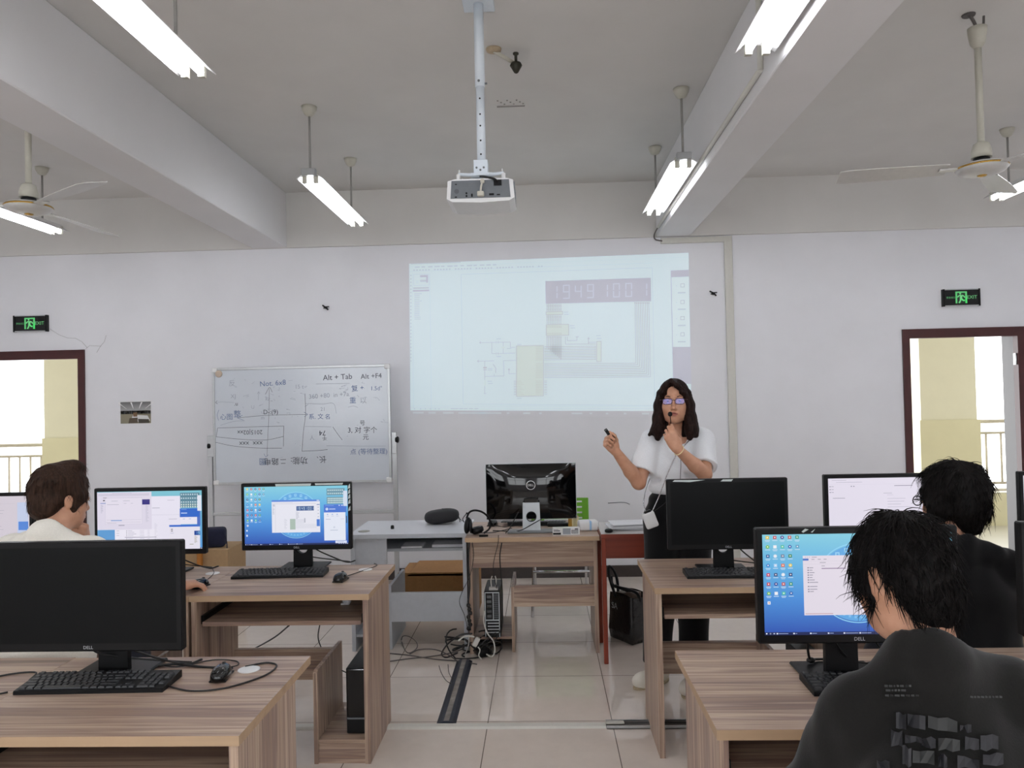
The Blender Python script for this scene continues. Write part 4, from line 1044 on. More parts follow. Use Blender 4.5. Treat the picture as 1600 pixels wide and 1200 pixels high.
for x, px, py in ((-2.835, 326, 697), (-1.25, 617, 687)):
    part('post', MB().box(x - .018, x + .018, BY + .0, BY + .035, .06, 1.285), M['alu'], wb)
    part('clamp', MB().box(x - .02, x + .02 + (.02 if x < -2 else -.0), BY - .008, BY + .03, 1.14, 1.32, bev=.003), M['alu'], wb)
    q = at(px, py, BY); part('knob', MB().lathe([(.014, 0), (.028, .005), (.028, .025), (.02, .032)], (q[0] - (.012 if x < -2 else -.0), BY + .01, q[2]), 12, axis='x'), M['black'], wb)
    part('foot', MB().box(x - .018, x + .018, BY - .27, BY + .3, .06, .09, bev=.003), M['alu'], wb)
    for yy in (BY - .25, BY + .28): part('castor', MB().lathe([(.006, -.012), (.03, -.01), (.03, .01), (.006, .012)], (x, yy, .03), 14, axis='x'), M['black'], wb)
part('lower_rail', MB().box(-2.82, -1.265, BY + .008, BY + .03, .635, .665, bev=.003), M['alu'], wb)

BW = BY - .0015
def WB(zx, zy, k=0):
    q = at(320 + zx / 4, 540 + zy / 4, BW); return (q[0], BW - k * .0002, q[2])
hand = {m: MB() for m in ('ink', 'ink_blue', 'ink_faint')}
def ST(pts, m='ink', w_=2.2, sm=True):
    P_ = smooth_path([(x, y, 0) for x, y in pts], 4) if sm and len(pts) > 2 else [np.array((x, y, 0.)) for x, y in pts]
    for a, b in zip(P_[:-1], P_[1:]):
        L = math.hypot(b[0] - a[0], b[1] - a[1]) or 1; nx, ny = -(b[1] - a[1]) / L * w_ / 2, (b[0] - a[0]) / L * w_ / 2
        hand[m].quad(WB(a[0] + nx, a[1] + ny), WB(a[0] - nx, a[1] - ny), WB(b[0] - nx, b[1] - ny), WB(b[0] + nx, b[1] + ny))
def TX(t, x, y, size, m='ink', flip=False, tilt=0.0):
    s = -1 if flip else 1; c_, s_ = math.cos(tilt), math.sin(tilt)
    hand[m].text(t, WB(x, y, 1), (s * c_, 0, s * s_), (-s * s_, 0, s * c_), size * .0054 * .25 * 4)
ST([(80, 515), (300, 508), (494, 503)]); ST([(494, 503), (492, 566), (492, 630)]); ST([(80, 515), (72, 570)]); ST([(70, 570), (230, 586), (380, 590), (492, 568)]); ST([(66, 604), (180, 628), (330, 640), (482, 641)])
TX('2015|02xx', 282, 541, 9.5, flip=True); TX('xxx  xxx', 288, 612, 10.5, flip=True)
ST([(403, 270), (400, 440), (394, 560), (388, 690)], 'ink', 1.8); ST([(378, 305), (404, 262), (422, 292)]); ST([(370, 676), (382, 696), (396, 682)], 'ink_blue')
ST([(205, 452), (310, 442), (430, 434), (640, 430)], 'ink', 1.8); ST([(618, 415), (642, 430), (622, 444)], 'ink_blue'); ST([(236, 436), (204, 451), (242, 466)], 'ink_blue')
ST([(626, 300), (629, 430), (616, 540), (607, 660)], 'ink', 2.0); ST([(607, 660), (700, 656), (768, 650)]); ST([(630, 362), (740, 365), (804, 362), (822, 425)], 'ink_faint'); ST([(625, 505), (790, 508)], 'ink_faint')
ST([(800, 508), (830, 552), (859, 590)]); ST([(760, 626), (940, 628), (1130, 628)], 'ink_faint'); ST([(695, 240), (800, 238), (905, 236)], 'ink_faint')
TX('Alt + Tab', 830, 198, 12, 'ink', tilt=.03); TX('Alt +F4', 1040, 192, 11, 'ink', tilt=.03)
TX('360 +80  in +7a', 775, 312, 10, 'ink_faint', tilt=.05); TX('复 +', 955, 268, 11, 'ink_blue', tilt=.1); TX('1.5d°', 1072, 268, 9, 'ink_blue'); TX('重', 925, 345, 11, 'ink_blue'); TX('以', 990, 345, 11, 'ink_faint'); ST([(895, 385), (930, 378), (958, 388)], 'ink_faint')
TX('Not. 6x8', 425, 236, 11.5, 'ink_blue', tilt=.05); TX('15 t', 590, 258, 9, 'ink_faint'); TX('反', 170, 238, 11, 'ink_faint'); TX('。', 205, 250, 9, 'ink_faint')
ST([(70, 356), (110, 352), (185, 356)], 'ink_faint'); ST([(78, 344), (68, 356), (80, 364)]); TX('XJ', 178, 318, 9, 'ink_faint'); TX('.u', 195, 364, 9, 'ink')
ST([(88, 402), (78, 435), (86, 468)], 'ink_blue'); TX('心图', 135, 448, 10.5, 'ink_blue'); TX('整', 203, 430, 12, 'ink_blue'); ST([(98, 498), (180, 474), (250, 470)], 'ink_faint')
ST([(335, 340), (336, 290)], 'ink_faint'); ST([(328, 302), (336, 288), (344, 302)], 'ink_faint'); TX('Rr', 392, 336, 7, 'ink_faint'); TX('D-:(9)', 412, 416, 10, 'ink'); TX('m', 362, 452, 8, 'ink_faint'); TX('∪', 300, 385, 8, 'ink_faint')
TX('系. 文', 695, 446, 9.5, 'ink_blue'); TX('名', 768, 446, 9, 'ink_blue'); TX('21', 738, 398, 8, 'ink_faint'); TX('74', 735, 545, 11, flip=True); TX('千', 748, 575, 8, flip=True); TX('人', 670, 578, 8, 'ink_faint')
TX('3, 对 字个', 985, 530, 11, 'ink', tilt=-.02); TX('元', 1006, 574, 10, 'ink'); TX('号', 985, 486, 9, 'ink'); TX('点 (等待整理)', 1025, 664, 10, 'ink_blue')
TX('图', 362, 722, 12, 'ink_blue', flip=True); TX('路电', 415, 722, 12, flip=True); TX('二', 490, 722, 10, flip=True); TX('功能:', 590, 716, 12.5, flip=True); TX('、', 694, 706, 9, flip=True); TX('长', 738, 708, 12, flip=True)
random.seed(11)
for i in range(46):
    x = random.choice((random.uniform(150, 640), random.uniform(820, 1120))); y = random.uniform(200, 480); ST([(x, y), (x + random.uniform(-14, 22), y + random.uniform(-8, 8)), (x + random.uniform(-10, 34), y + random.uniform(-12, 12))], 'ink_faint', 1.6)
for i in range(14): x = random.uniform(330, 1000); y = random.uniform(470, 700); ST([(x, y), (x + random.uniform(-6, 12), y + random.uniform(-4, 5))], 'ink_faint', 1.6)
for m, lab in (('ink', 'black marker handwriting'), ('ink_blue', 'blue marker handwriting'), ('ink_faint', 'half wiped marker strokes')): part('handwriting', hand[m], M[m], wb, lab)
q = WB(88, 177); solo('round_magnet', MB().lathe([(.030, 0), (.030, -.008), (.024, -.012), (0, -.012)], (q[0], BY, q[2]), 20, axis='y'), plain('beige_magnet', (196, 178, 160), .6), 'round beige magnet in the top corner of the whiteboard', 'magnet', base=(q[0], BY, q[2]))

# ================================================================== TEACHER'S DESKS
td = make_desk('teacher_desk', 'wood-print teacher desk with its back turned, carrying a glossy black screen', None, WOODS, w=.815, d=.60, panel=.47, rail=(.285, .415), bay=.285)
put(td, .331, 5.225, PI)
GREYS = (M['grey_top'], M['grey_x'], M['grey_x'], M['grey_x'])
gd = make_desk('side_desk', 'pale grey desk with open shelf left of the teacher desk', None, GREYS, w=.75, d=.55, panel=.52, rail=(.180, .362), bay=.255, back=False)
put(gd, -.49, 5.345, PI)
part('outer_shelf', MB().box(.515, .72, .06, .5, .29, .31), M['grey_x'], gd); part('outer_board', MB().box(.515, .72, .50, .518, .545, .713), M['grey_x'], gd)
part('inner_board', MB().box(.035, .715, .02, .035, .616, .713), plain('dark_green_board', (58, 62, 58), .7), gd)
# things on the open shelf of the grey desk
for a, b, y0, h_, lab, c in ((-.94, -.80, 4.97, .012, 'white notebook lying at the left of the open shelf of the grey desk', 'paper'), (-.74, -.53, 4.99, .018, 'thick pale book lying at the right of the open shelf of the grey desk', 'paper')):
    solo('book', MB().box(a, b, y0, y0 + .16, .617, .617 + h_, bev=.002), M[c], lab, 'book')
solo('cardboard_box', MB().box(-1.06, -.50, 5.50, 5.95, 0, .315).box(-1.065, -.495, 5.49, 5.50, .30, .34).prism([(-1.0, .315), (-.56, .315), (-.6, .33), (-.98, .33)], 5.49, 5.95, 'xz'), M['card'], 'brown cardboard box on the floor behind the grey desk', 'box')
solo('cap', MB().lathe([(.010, DT), (.012, DT + .004), (.011, DT + .02), (.006, DT + .024)], (-1.0, 5.0, 0), 12), M['black'], 'tiny black cap standing on the pale grey desk', 'cap')
solo('cable_grommet', MB().lathe([(.038, DT), (.038, DT + .002), (.03, DT + .003), (0, DT + .003)], (-1.17, 4.92, 0), 24), plain('dull_cover', (150, 148, 140), .5), 'dull oval cable-hole cover on the pale grey desk', 'cover')

# glossy monitor seen from behind
tm = thing('monitor', 'glossy black screen seen from behind on the teacher desk, silver stand', 'monitor', (-.08, 4.86, DT))
cx, w2, z0, z1 = -.08, .286, .812, 1.162
g = MB(); NU, NV = 24, 16; vs = []; fs = []
for j in range(NV + 1):
    for i in range(NU + 1):
        u = i / NU * 2 - 1; v = j / NV * 2 - 1
        bul = .038 * (1 - abs(u) ** 2.6) * (1 - abs(v) ** 2.6) ** .8
        vs.append((cx + u * w2, 4.872 - bul, (z0 + z1) / 2 + v * (z1 - z0) / 2))
for j in range(NV):
    for i in range(NU): a = j * (NU + 1) + i; fs.append((a, a + 1, a + NU + 2, a + NU + 1))
g.add(vs, fs, 0, True); part('back_shell', g, M['gloss'], tm)
part('bezel', MB().box(cx - w2 - .003, cx + w2 + .003, 4.872, 4.885, z0 - .002, z1 + .003, bev=.002), M['silver'], tm)
part('screen', MB().box(cx - w2 + .006, cx + w2 - .006, 4.885, 4.887, z0 + .015, z1 - .006), M['panel_off'], tm)
yl = 4.8318
ring = MB(); lc = (cx, 1.03)
for i in range(32):
    a, b = 2 * PI * i / 32, 2 * PI * (i + 1) / 32
    ring.quad(*[(lc[0] + r * math.sin(t), yl, lc[1] + r * math.cos(t)) for r, t in ((.0255, a), (.0255, b), (.029, b), (.029, a))])
ring.text('DELL', (lc[0], yl, lc[1]), (1, 0, 0), (0, 0, 1), .0185); part('maker_mark', ring, plain('bright_silver_print', (226, 228, 230), .5), tm)
sk = MB(); neck_with_hole(sk, .105, DT + .012, .925, .838, .029, 4.795, 4.812); sk.xf(Matrix.Translation((cx, 0, 0))); part('stand_neck', sk, M['silver'], tm)
rg = MB()
for i in range(32):
    a, b = 2 * PI * i / 32, 2 * PI * (i + 1) / 32
    rg.add([(cx + r * math.sin(t), y, .838 + r * math.cos(t)) for y, r, t in ((4.793, .0285, a), (4.793, .0285, b), (4.793, .033, b), (4.793, .033, a))], [(0, 1, 2, 3)])
part('cable_ring', rg, M['black'], tm)
part('neck_mount', MB().box(cx - .045, cx + .045, 4.80, 4.85, .90, .95, bev=.004), M['gloss'], tm)
part('stand_base', MB().box(cx - .15, cx + .135, 4.745, 4.86, DT + .001, DT + .011, bev=.003), plain('dull_stand_metal', (118, 120, 122), .35, metal=.6), tm)
part('cable', MB().tube(smooth_path([at(810, 800, 4.82), at(802, 815, 4.80), at(796, 826, 4.78), atz(790, 833, DT + .004)], 6), .003, 7).tube(smooth_path([at(846, 811, 4.80), at(830, 820, 4.78), at(815, 828, 4.76), atz(800, 830, DT + .004), atz(770, 829, DT + .004)], 6), .003, 7), M['cable'], tm)

# headset
Y_ = 4.74
hs = thing('headset', 'black headset with microphone boom at the corner of the teacher desk', 'headset', atz(742, 836, DT))
hb = [at(729, 810, Y_), at(733, 801, Y_), at(741, 797.5, Y_ + .005), at(752, 799.5, Y_ + .02), at(761, 806, Y_ + .035), at(766, 816, Y_ + .045), at(764.5, 826, Y_ + .045), at(756, 833, Y_ + .03)]
part('headband', MB().tube(smooth_path(hb, 6), .0062, 8), M['black'], hs)
c = at(730.5, 821, Y_); e = MB(); e.ball((0, 0, 0), (.022, .030, .052), 20, 12); e.xf(Matrix.Translation(c) @ Matrix.Rotation(.15, 4, 'Y')); e = part('ear_cup', e, M['black'], hs)
r_ = MB(); r_.ball((0, 0, 0), (.010, .034, .045), 18, 10); r_.xf(Matrix.Translation((c[0] + .02, c[1], c[2] - .004))); part('ear_pad', r_, M['key'], e)
c2 = at(745.5, 830, Y_ + .01); e = MB(); e.lathe([(.006, .004), (.020, .016), (.036, .018), (.041, .006), (.040, -.010), (.028, -.020), (0, -.022)], (0, 0, 0), 24); e.xf(Matrix.Translation((c2[0], c2[1] + .01, DT + .026)) @ Matrix.Rotation(-.2, 4, 'Y')); part('ear_cup', e, M['black'], hs)
part('mic_boom', MB().tube(smooth_path([at(725, 816, Y_ - .015), at(723, 811, Y_ - .02), at(726, 806, Y_ - .03), at(729, 802.5, Y_ - .035)], 5), .0028, 7).ball(at(729.5, 802, Y_ - .035), (.007, .005, .006), 10, 6), M['black'], hs)
part('cable', MB().tube(smooth_path([at(722, 814, Y_), at(719, 811, Y_ + .1), at(716, 810, Y_ + .2)], 4), .002, 6).tube(smooth_path([c2 + [.02, 0, -.01], atz(770, 832, DT + .003), atz(788, 828, DT + .003), atz(800, 825, DT + .003)], 5), .0022, 6), M['cable'], hs)
# headphone case
n, k_ = 28, 14; vs = []; fs = []
for i in range(k_ + 1):
    t = PI * i / k_ - PI / 2
    for j in range(n):
        a = 2 * PI * j / n; ct = abs(math.cos(t)) ** .7; ca, sa = math.cos(a), math.sin(a)
        sx = math.copysign(abs(ca) ** .75, ca); sy = math.copysign(abs(sa) ** .8, sa)
        rim = 1 + .015 * math.exp(-(t / .08) ** 2); vs.append((sx * .117 * ct * rim, sy * .085 * ct * rim, math.copysign(abs(math.sin(t)) ** .62, t) * .046 + .006 * sx))
for i in range(k_):
    for j in range(n): fs.append((i * n + j, i * n + (j + 1) % n, (i + 1) * n + (j + 1) % n, (i + 1) * n + j))
mb = MB().add(vs, fs, 0, True); mb.xf(Matrix.Translation((-.697, 5.19, DT + .050)))
hc = thing('headphone_case', 'black zipped oval case lying on the pale grey desk', 'case', (-.697, 5.19, DT)); part('shell', mb, plain('black_textured_case', (26, 26, 30), .7, nz=.15, scale=120), hc)
part('zip_pull', MB().tube(smooth_path([(-.582, 5.17, DT + .05), (-.572, 5.165, DT + .03), (-.57, 5.16, DT + .012)], 4), .003, 6), M['black'], hc)
mouse('black mouse behind the headset on the teacher desk', -.345, 5.08, 2.9, [(-.30, 5.03, H), (-.26, 4.99, H), (-.2, 5.02, H)])
def simple_keyboard(label, x, y, yaw, w_=.44):
    k = thing('keyboard', label, 'keyboard', (0, 0, 0), 'black computer keyboards')
    part('body', MB().prism([(0, .0), (.13, 0), (.13, .022), (.126, .0245), (.003, .0125), (0, .010)], -w_ / 2, w_ / 2, 'yz'), M['black'], k)
    g_ = MB()
    for r in range(6):
        for c_ in range(20): g_.box(-w_ / 2 + .012 + c_ * .0208, -w_ / 2 + .03 + c_ * .0208, .008 + r * .0195, .024 + r * .0195, .012 + r * .0018, .0175 + r * .0018)
    tag(part('keys', g_, M['key'], k), kind='stuff'); k.location = (x, y, DT); k.rotation_euler = (0, 0, yaw); return k
simple_keyboard('black keyboard half hidden behind the stand of the glossy screen', -.045, 5.16, PI - .06, .38)
solo('remote_control', MB().box(.02, .17, 4.985, 5.03, DT, DT + .022, bev=.006, seg=2), M['black'], 'long black remote lying behind the small boxes on the teacher desk', 'remote')
solo('envelope', MB().box(-.36, -.12, 5.19, 5.222, DT, DT + .03, bev=.002), M['paper'], 'white packet under the lower edge of the glossy screen', 'packet')
solo('ruler', MB().box(.0, .20, 5.19, 5.215, DT, DT + .012), M['paper'], 'white strip lying along the far edge of the teacher desk', 'strip')
# boxes on the teacher desk
b1 = thing('small_box', 'small white printed carton at the front edge of the teacher desk', 'carton', (.135, 4.70, DT))
part('box_body', MB().box(.05, .215, 4.675, 4.72, DT, DT + .045, bev=.0015), M['white'], b1)
pr_ = MB(); yy = 4.6735
for (a, b, c, d, col_) in ((.053, .10, .004, .016, (20, 20, 22)), (.056, .095, .024, .030, (90, 90, 96)), (.056, .085, .034, .037, (120, 120, 126)), (.112, .16, .006, .042, (150, 156, 164)), (.165, .205, .010, .032, (70, 72, 78)), (.185, .205, .034, .040, (40, 40, 44))): pr_.quad((a, yy, DT + c), (b, yy, DT + c), (b, yy, DT + d), (a, yy, DT + d), 0, lin(col_))
for i in range(9): pr_.quad((.168 + i * .004, yy - .0003, DT + .012), (.170 + i * .004, yy - .0003, DT + .012), (.170 + i * .004, yy - .0003, DT + .03), (.168 + i * .004, yy - .0003, DT + .03), 0, lin((220, 220, 220)))
part('printing', pr_, M['printed'], b1)
b2 = thing('medicine_box', 'small gold box with a pale label beside the stand on the teacher desk', 'box', (.19, 4.94, DT))
part('box_body', MB().box(.155, .222, 4.92, 4.96, DT, DT + .075, bev=.002), plain('gold_card', (176, 132, 40), .4, nz=.05), b2)
lb = MB(); lb.quad((.178, 4.9185, DT + .012), (.222, 4.9185, DT + .012), (.222, 4.9185, DT + .074), (.178, 4.9185, DT + .074), 0, lin((222, 212, 168)))
for i in range(5): lb.quad((.186, 4.918, DT + .02 + i * .009), (.208, 4.918, DT + .02 + i * .009), (.208, 4.918, DT + .024 + i * .009), (.186, 4.918, DT + .024 + i * .009), 0, lin((140, 128, 90)))
part('label', lb, M['printed'], b2)
b3 = thing('tissue_pack', 'crumpled white and pale blue tissue pack at the right end of the teacher desk', 'pack', (.285, 4.88, DT))
tp = MB(); tp.box(-.062, .062, -.045, .045, 0, .062, bev=.014, seg=3); tp.xf(Matrix.Translation((.275, 4.85, DT)) @ Matrix.Rotation(.12, 4, 'Z')); part('pack', tp, M['white'], b3)
tb = MB(); tb.box(-.012, .012, -.0458, .0458, .001, .0625, bev=.012, seg=3); tb.xf(Matrix.Translation((.285, 4.85, DT)) @ Matrix.Rotation(.12, 4, 'Z')); part('blue_band', tb, plain('pale_blue_print', (150, 186, 220), .5), b3)
solo('marker_pen', MB().tube([(-.40, 4.66, DT + .007), (-.345, 4.665, DT + .007)], .006, 10), M['black'], 'short black stick on the front edge of the teacher desk', 'stick')

# tower in the teacher desk bay, its back to the room
tw = tower('black computer tower with its cabled back showing under the teacher desk', -.335, 5.06, PI, w_=.10, h=.285, d=.31, back=True)
part('top_plug', MB().box(-.035, .02, .24, .28, .285, .298).tube(smooth_path([(-.02, .26, .295), (-.025, .26, .34), (-.02, .27, .37)], 4), .004, 6).tube(smooth_path([(.005, .26, .295), (.008, .26, .34), (0, .27, .37)], 4), .004, 6), M['cable_white'], tw)

# ------------------------------------------------------------------ red desk with papers
rd = thing('red_desk', 'red-brown wooden desk with papers beside the woman', 'desk', (.66, 4.8, 0))
part('top', topbox(MB(), .335, .95, 4.54, 4.98, .742, .766), [plain('glossy_pale_top', (190, 186, 182), .2, nz=.02), M['red']], rd)
part('apron', MB().box(.36, .92, 4.555, 4.575, .635, .742), M['red'], rd)
part('book_shelf', MB().box(.36, .92, 4.58, 4.95, .615, .632), M['red'], rd)
for x in (.336, .918):
    for y in (4.545, 4.935): part('leg', MB().box(x, x + .026, y, y + .035, 0, .742, bev=.003), M['red_z'], rd)
random.seed(2)
for i in range(5):
    sh = MB(); sh.box(-.125, .125, -.09, .09, 0, .0035 + (.004 if i < 3 else .0), bev=0)
    sh.xf(Matrix.Translation((.53 + random.uniform(-.02, .03), 4.74 + random.uniform(-.02, .02), 0.767 + i * .0082)) @ Matrix.Rotation(random.uniform(-.2, .2), 4, 'Z'))
    solo('paper_sheaf', sh, M['paper'], 'white sheaf of printed paper in the pile on the red-brown desk', 'papers', 'papers piled on the red-brown desk')
solo('tape_roll', MB().lathe([(.018, .767), (.024, .770), (.024, .782), (.016, .788), (0, .788)], (.385, 4.60, 0), 16), M['black'], 'small round black object at the corner of the red-brown desk', 'object')

# ------------------------------------------------------------------ green chair and jacket
ch = thing('green_chair', 'green slatted plastic chair with chrome legs behind the teacher desk', 'chair', (.12, 5.75, 0))
gx0, gx1 = -.10, .345; bk = MB()
for a, b in ((gx0, gx0 + .05), (gx1 - .05, gx1)): bk.box(a, b, 5.93, 5.955, .46, .80, bev=.004)
for i in range(8): z = .485 + i * .042; bk.box(gx0 + .04, gx1 - .04, 5.932, 5.953, z, z + (.028 if i < 7 else .021))
part('backrest', bk, M['green'], ch)
part('seat', MB().box(gx0, gx1, 5.53, 5.95, .425, .455, bev=.012, seg=2), M['green'], ch)
for x in (gx0 + .02, gx1 - .03):
    part('leg', MB().tube(smooth_path([(x, 5.57, .425), (x + (-.01 if x < .1 else .01), 5.55, .2), (x + (-.02 if x < .1 else .02), 5.53, .0)], 4), .011, 10), M['chrome'], ch)
    part('leg', MB().tube(smooth_path([(x, 5.92, .425), (x, 5.94, .2), (x, 5.97, .0)], 4), .011, 10), M['chrome'], ch)
part('cross_bar', MB().tube([(gx0 + .012, 5.555, .32), (gx1 - .022, 5.555, .32)], .010, 10), M['chrome'], ch)
part('cross_bar', MB().tube([(gx0 + .02, 5.94, .32), (gx1 - .03, 5.94, .32)], .010, 10), M['chrome'], ch)

# ------------------------------------------------------------------ tote bag on the floor
bag = thing('tote_bag', 'black shiny tote bag on the floor under the red-brown desk', 'bag', (.52, 5.0, 0))
B0 = [at(951, 985, 5.02) * [1, 1, 0], atz(985, 1010, 0.0), atz(1013, 1006, .0), at(985, 985, 5.16) * [1, 1, 0]]
B0 = [np.array((.415, 5.06, .004)), np.array((.540, 4.87, .004)), np.array((.665, 4.96, .004)), np.array((.550, 5.15, .004))]
ce = sum(B0) / 4; ring_ = []
for t, s_, sag in ((0, .97, 0), (.06, 1.03, 0), (.16, 1.0, .004), (.24, .96, .0), (.295, .93, -.004)):
    R_ = []
    for i in range(4):
        a, b = B0[i], B0[(i + 1) % 4]
        for f in np.linspace(0, 1, 6, endpoint=False):
            p_ = a + (b - a) * f; p_ = ce + (p_ - ce) * s_ * (1 + .02 * math.sin(f * 9 + i * 2 + t * 30)); R_.append((p_[0], p_[1], .004 + t + (.012 * math.sin(f * PI) * (1 if t > .2 else 0) * (-1 if i % 2 else 1))))
    ring_.append(R_)
vs = [p_ for R_ in ring_ for p_ in R_]; n = 24; fs = [(i * n + j, i * n + (j + 1) % n, (i + 1) * n + (j + 1) % n, (i + 1) * n + j) for i in range(4) for j in range(n)]; fs.append(tuple(range(n - 1, -1, -1)))
vs2 = [((p_[0] - ce[0]) * .96 + ce[0], (p_[1] - ce[1]) * .96 + ce[1], p_[2] - .002) for p_ in ring_[-1]] + [((p_[0] - ce[0]) * .9 + ce[0], (p_[1] - ce[1]) * .9 + ce[1], .16) for p_ in ring_[1]]
mb = MB().add(vs, fs, 0, True); mb.add(vs2, [(j, (j + 1) % n, n + (j + 1) % n, n + j) for j in range(n)] + [tuple(range(n, 2 * n))], 0, True)
part('body', mb, plain('black_nylon', (16, 16, 18), .25, nz=.2, scale=30, bump=.4), bag)
fl = (B0[1] - B0[0]); fl = fl / np.linalg.norm(fl); fn = np.array((fl[1], -fl[0], 0)); o_ = B0[0] * .68 + B0[1] * .32 + fn * .014
part('lettering', MB().text('SA', (o_[0], o_[1], .222), tuple(fl), (0, 0, 1), .055), M['gold_label'], bag)
sr = MB(); rr = random.Random(8)
rl_ = (B0[2] - B0[1]); rl_ /= np.linalg.norm(rl_); rn = np.array((rl_[1], -rl_[0], 0))
part('contents', MB().box(-.07, -.005, -.05, .05, .16, .305).box(.005, .075, -.04, .03, .16, .315).xf(Matrix.Translation((ce[0], ce[1], 0)) @ Matrix.Rotation(-.8, 4, 'Z')), plain('brown_book_cover', (96, 80, 70), .6, nz=.2), bag)
for pts in ([at(962, 932, 4.97), at(953, 905, 4.98), at(951, 886, 5.0), at(958, 890, 5.02), at(964, 905, 5.03), at(966, 928, 5.03)], [at(962, 915, 5.0), at(968, 918, 4.96), at(985, 922, 4.92), at(996, 928, 4.92), at(1000, 940, 4.93)], [at(955, 900, 5.0), at(958, 914, 4.99), at(975, 921, 4.98), at(995, 928, 4.98)]):
    part('handle', MB().tube(smooth_path(pts, 6), .010, 6), M['black'], bag)

# ------------------------------------------------------------------ floor covers and cables
cv = thing('cable_cover', 'dark blue-black floor cable cover running from the teacher desk to the white strip', 'cable cover', (-.50, 4.2, 0))
pf = [(-.048, 0), (.048, 0), (.03, .010), (.012, .014), (-.012, .014), (-.03, .010)]
part('cover_strip', MB().prism([(-.50 + a, b) for a, b in pf], 3.73, 4.62, 'xz'), plain('scuffed_blue_black', (40, 46, 58), .4, nz=.25, scale=22), cv)
part('worn_ridge', MB().prism([(-.50 + a * .3, b + .0006) for a, b in ((-.045, .0135), (.045, .0135), (.03, .0142), (-.03, .0142))], 3.735, 4.615, 'xz'), plain('worn_grey', (128, 122, 116), .5, nz=.4, scale=18), cv)
solo('floor_strip', MB().prism([(3.672, 0), (3.728, 0), (3.718, .009), (3.682, .009)], -2.4, .272, 'yz'), M['trunk'], 'white cable strip lying across the floor between the desk rows', 'floor strip')
op = thing('open_floor_channel', 'open grey floor channel with wires under the desk near the woman', 'floor channel', (.65, 3.70, 0))
part('channel', MB().box(.275, 2.1, 3.665, 3.735, 0, .004).box(.275, 2.1, 3.665, 3.669, 0, .016).box(.275, 2.1, 3.731, 3.735, 0, .016), M['alu'], op)
for dy in (-.014, .0, .014): part('wire', MB().tube([(.275, 3.70 + dy, .010), (1.0, 3.702 + dy, .010), (2.1, 3.70 + dy, .010)], .006, 6), M['cable_grey'] if dy else M['cable'], op)
part('lid_end', MB().prism([(3.675, .02), (3.725, .012), (3.725, .016), (3.675, .026)], .272, .36, 'yz'), M['trunk'], op)
def fcable(label, pts, r=.0035, m='cable_grey', grp=None):
    solo('floor_cable', MB().tube(smooth_path(pts, 7), r, 6), M[m], label, 'cable', grp)
Zf = lambda px, py, h_=.006: atz(px, py, h_)
fcable('grey cable running along the floor from the grey desk to the tangle', [Zf(600, 1020), Zf(640, 1024), Zf(680, 1030), Zf(720, 1033), Zf(745, 1038)])
fcable('grey cable crossing the floor below the cable loop by the grey desk', [Zf(604, 1034), Zf(640, 1029), Zf(670, 1026), Zf(705, 1020), Zf(728, 1012)])
fcable('thin cable looping up off the floor by the panel of the grey desk', [Zf(627, 1000), at(630, 994, 4.95), at(640, 995, 4.9), at(651, 1004, 4.85), at(651, 1013, 4.8), Zf(640, 1020), Zf(633, 1016), Zf(628, 1003)], .0028)
fcable('pale grey cable arching over the floor cables by the grey desk', [Zf(640, 1022), at(655, 1015, 4.75), at(680, 1015, 4.7), at(700, 1023, 4.65), Zf(716, 1034)])
fcable('thin grey cable drooping toward the white floor strip', [Zf(686, 1040), Zf(690, 1052), Zf(698, 1064), Zf(710, 1070)], .002)
fcable('thin grey cable curling behind the dark cable cover', [Zf(700, 1038), Zf(702, 1052), Zf(710, 1066)], .002)
ck = MB(); rr = random.Random(5)
for i in range(15):
    c0 = atz(742 + rr.uniform(-26, 26), 1016 + rr.uniform(-10, 8), .02); R0 = rr.uniform(.05, .12); tl = rr.uniform(.1, .9); ph = rr.uniform(0, 6)
    ck.tube([(c0[0] + R0 * math.cos(t + ph), c0[1] + R0 * .6 * math.sin(t + ph), max(.006, c0[2] + .03 + R0 * tl * math.sin(t * 1.0 + i))) for t in np.linspace(0, 5.6, 24)], .0045, 6)
solo('cable_coil', ck, M['cable'], 'black heap of coiled cables on the floor below the teacher desk', 'cable coil')
ad = MB(); c0 = atz(752, 1016, .03); ad.box(-.035, .035, -.06, .06, .004, .055, bev=.01, seg=2); ad.xf(Matrix.Translation((c0[0], c0[1], 0)) @ Matrix.Rotation(.4, 4, 'Z')); solo('power_adapter', ad, M['black'], 'black power adapter lying in the cable heap', 'adapter')
q = at(744, 1003, 4.60); pg = MB(); pg.box(-.015, .015, -.012, .012, -.028, .028, bev=.004); pg.xf(Matrix.Translation(q) @ Matrix.Rotation(.5, 4, 'Y')); pg.tube(smooth_path([q + [-.01, 0, .03], at(735, 994, 4.6), at(725, 995, 4.6), at(716, 1001, 4.6)], 5), .005, 6); pg.tube(smooth_path([q + [.01, 0, -.03], at(750, 1016, 4.6), at(748, 1024, 4.62), Zf(752, 1030)], 5), .004, 6)
solo('white_plug', pg, M['cable_white'], 'white plug and lead sticking out of the cable heap', 'plug')
fcable('white cable drooping from the back of the tower under the teacher desk', [at(757, 955, 4.74), at(756, 972, 4.70), at(762, 990, 4.66), at(771, 1002, 4.63), at(773, 1018, 4.6), at(768, 1026, 4.6), at(760, 1022, 4.6)], .0042, 'cable_white')
fcable('white cable looping onto the floor strip end below the heap', [at(733, 990, 4.62), at(732, 1008, 4.6), Zf(726, 1024), Zf(722, 1034)], .003, 'cable_white')
fcable('thick black cable arching from the heap toward the grey desk', [at(738, 990, 4.62), at(720, 992, 4.6), at(700, 1006, 4.6), Zf(690, 1022), Zf(698, 1027), Zf(715, 1020)], .005, 'cable')
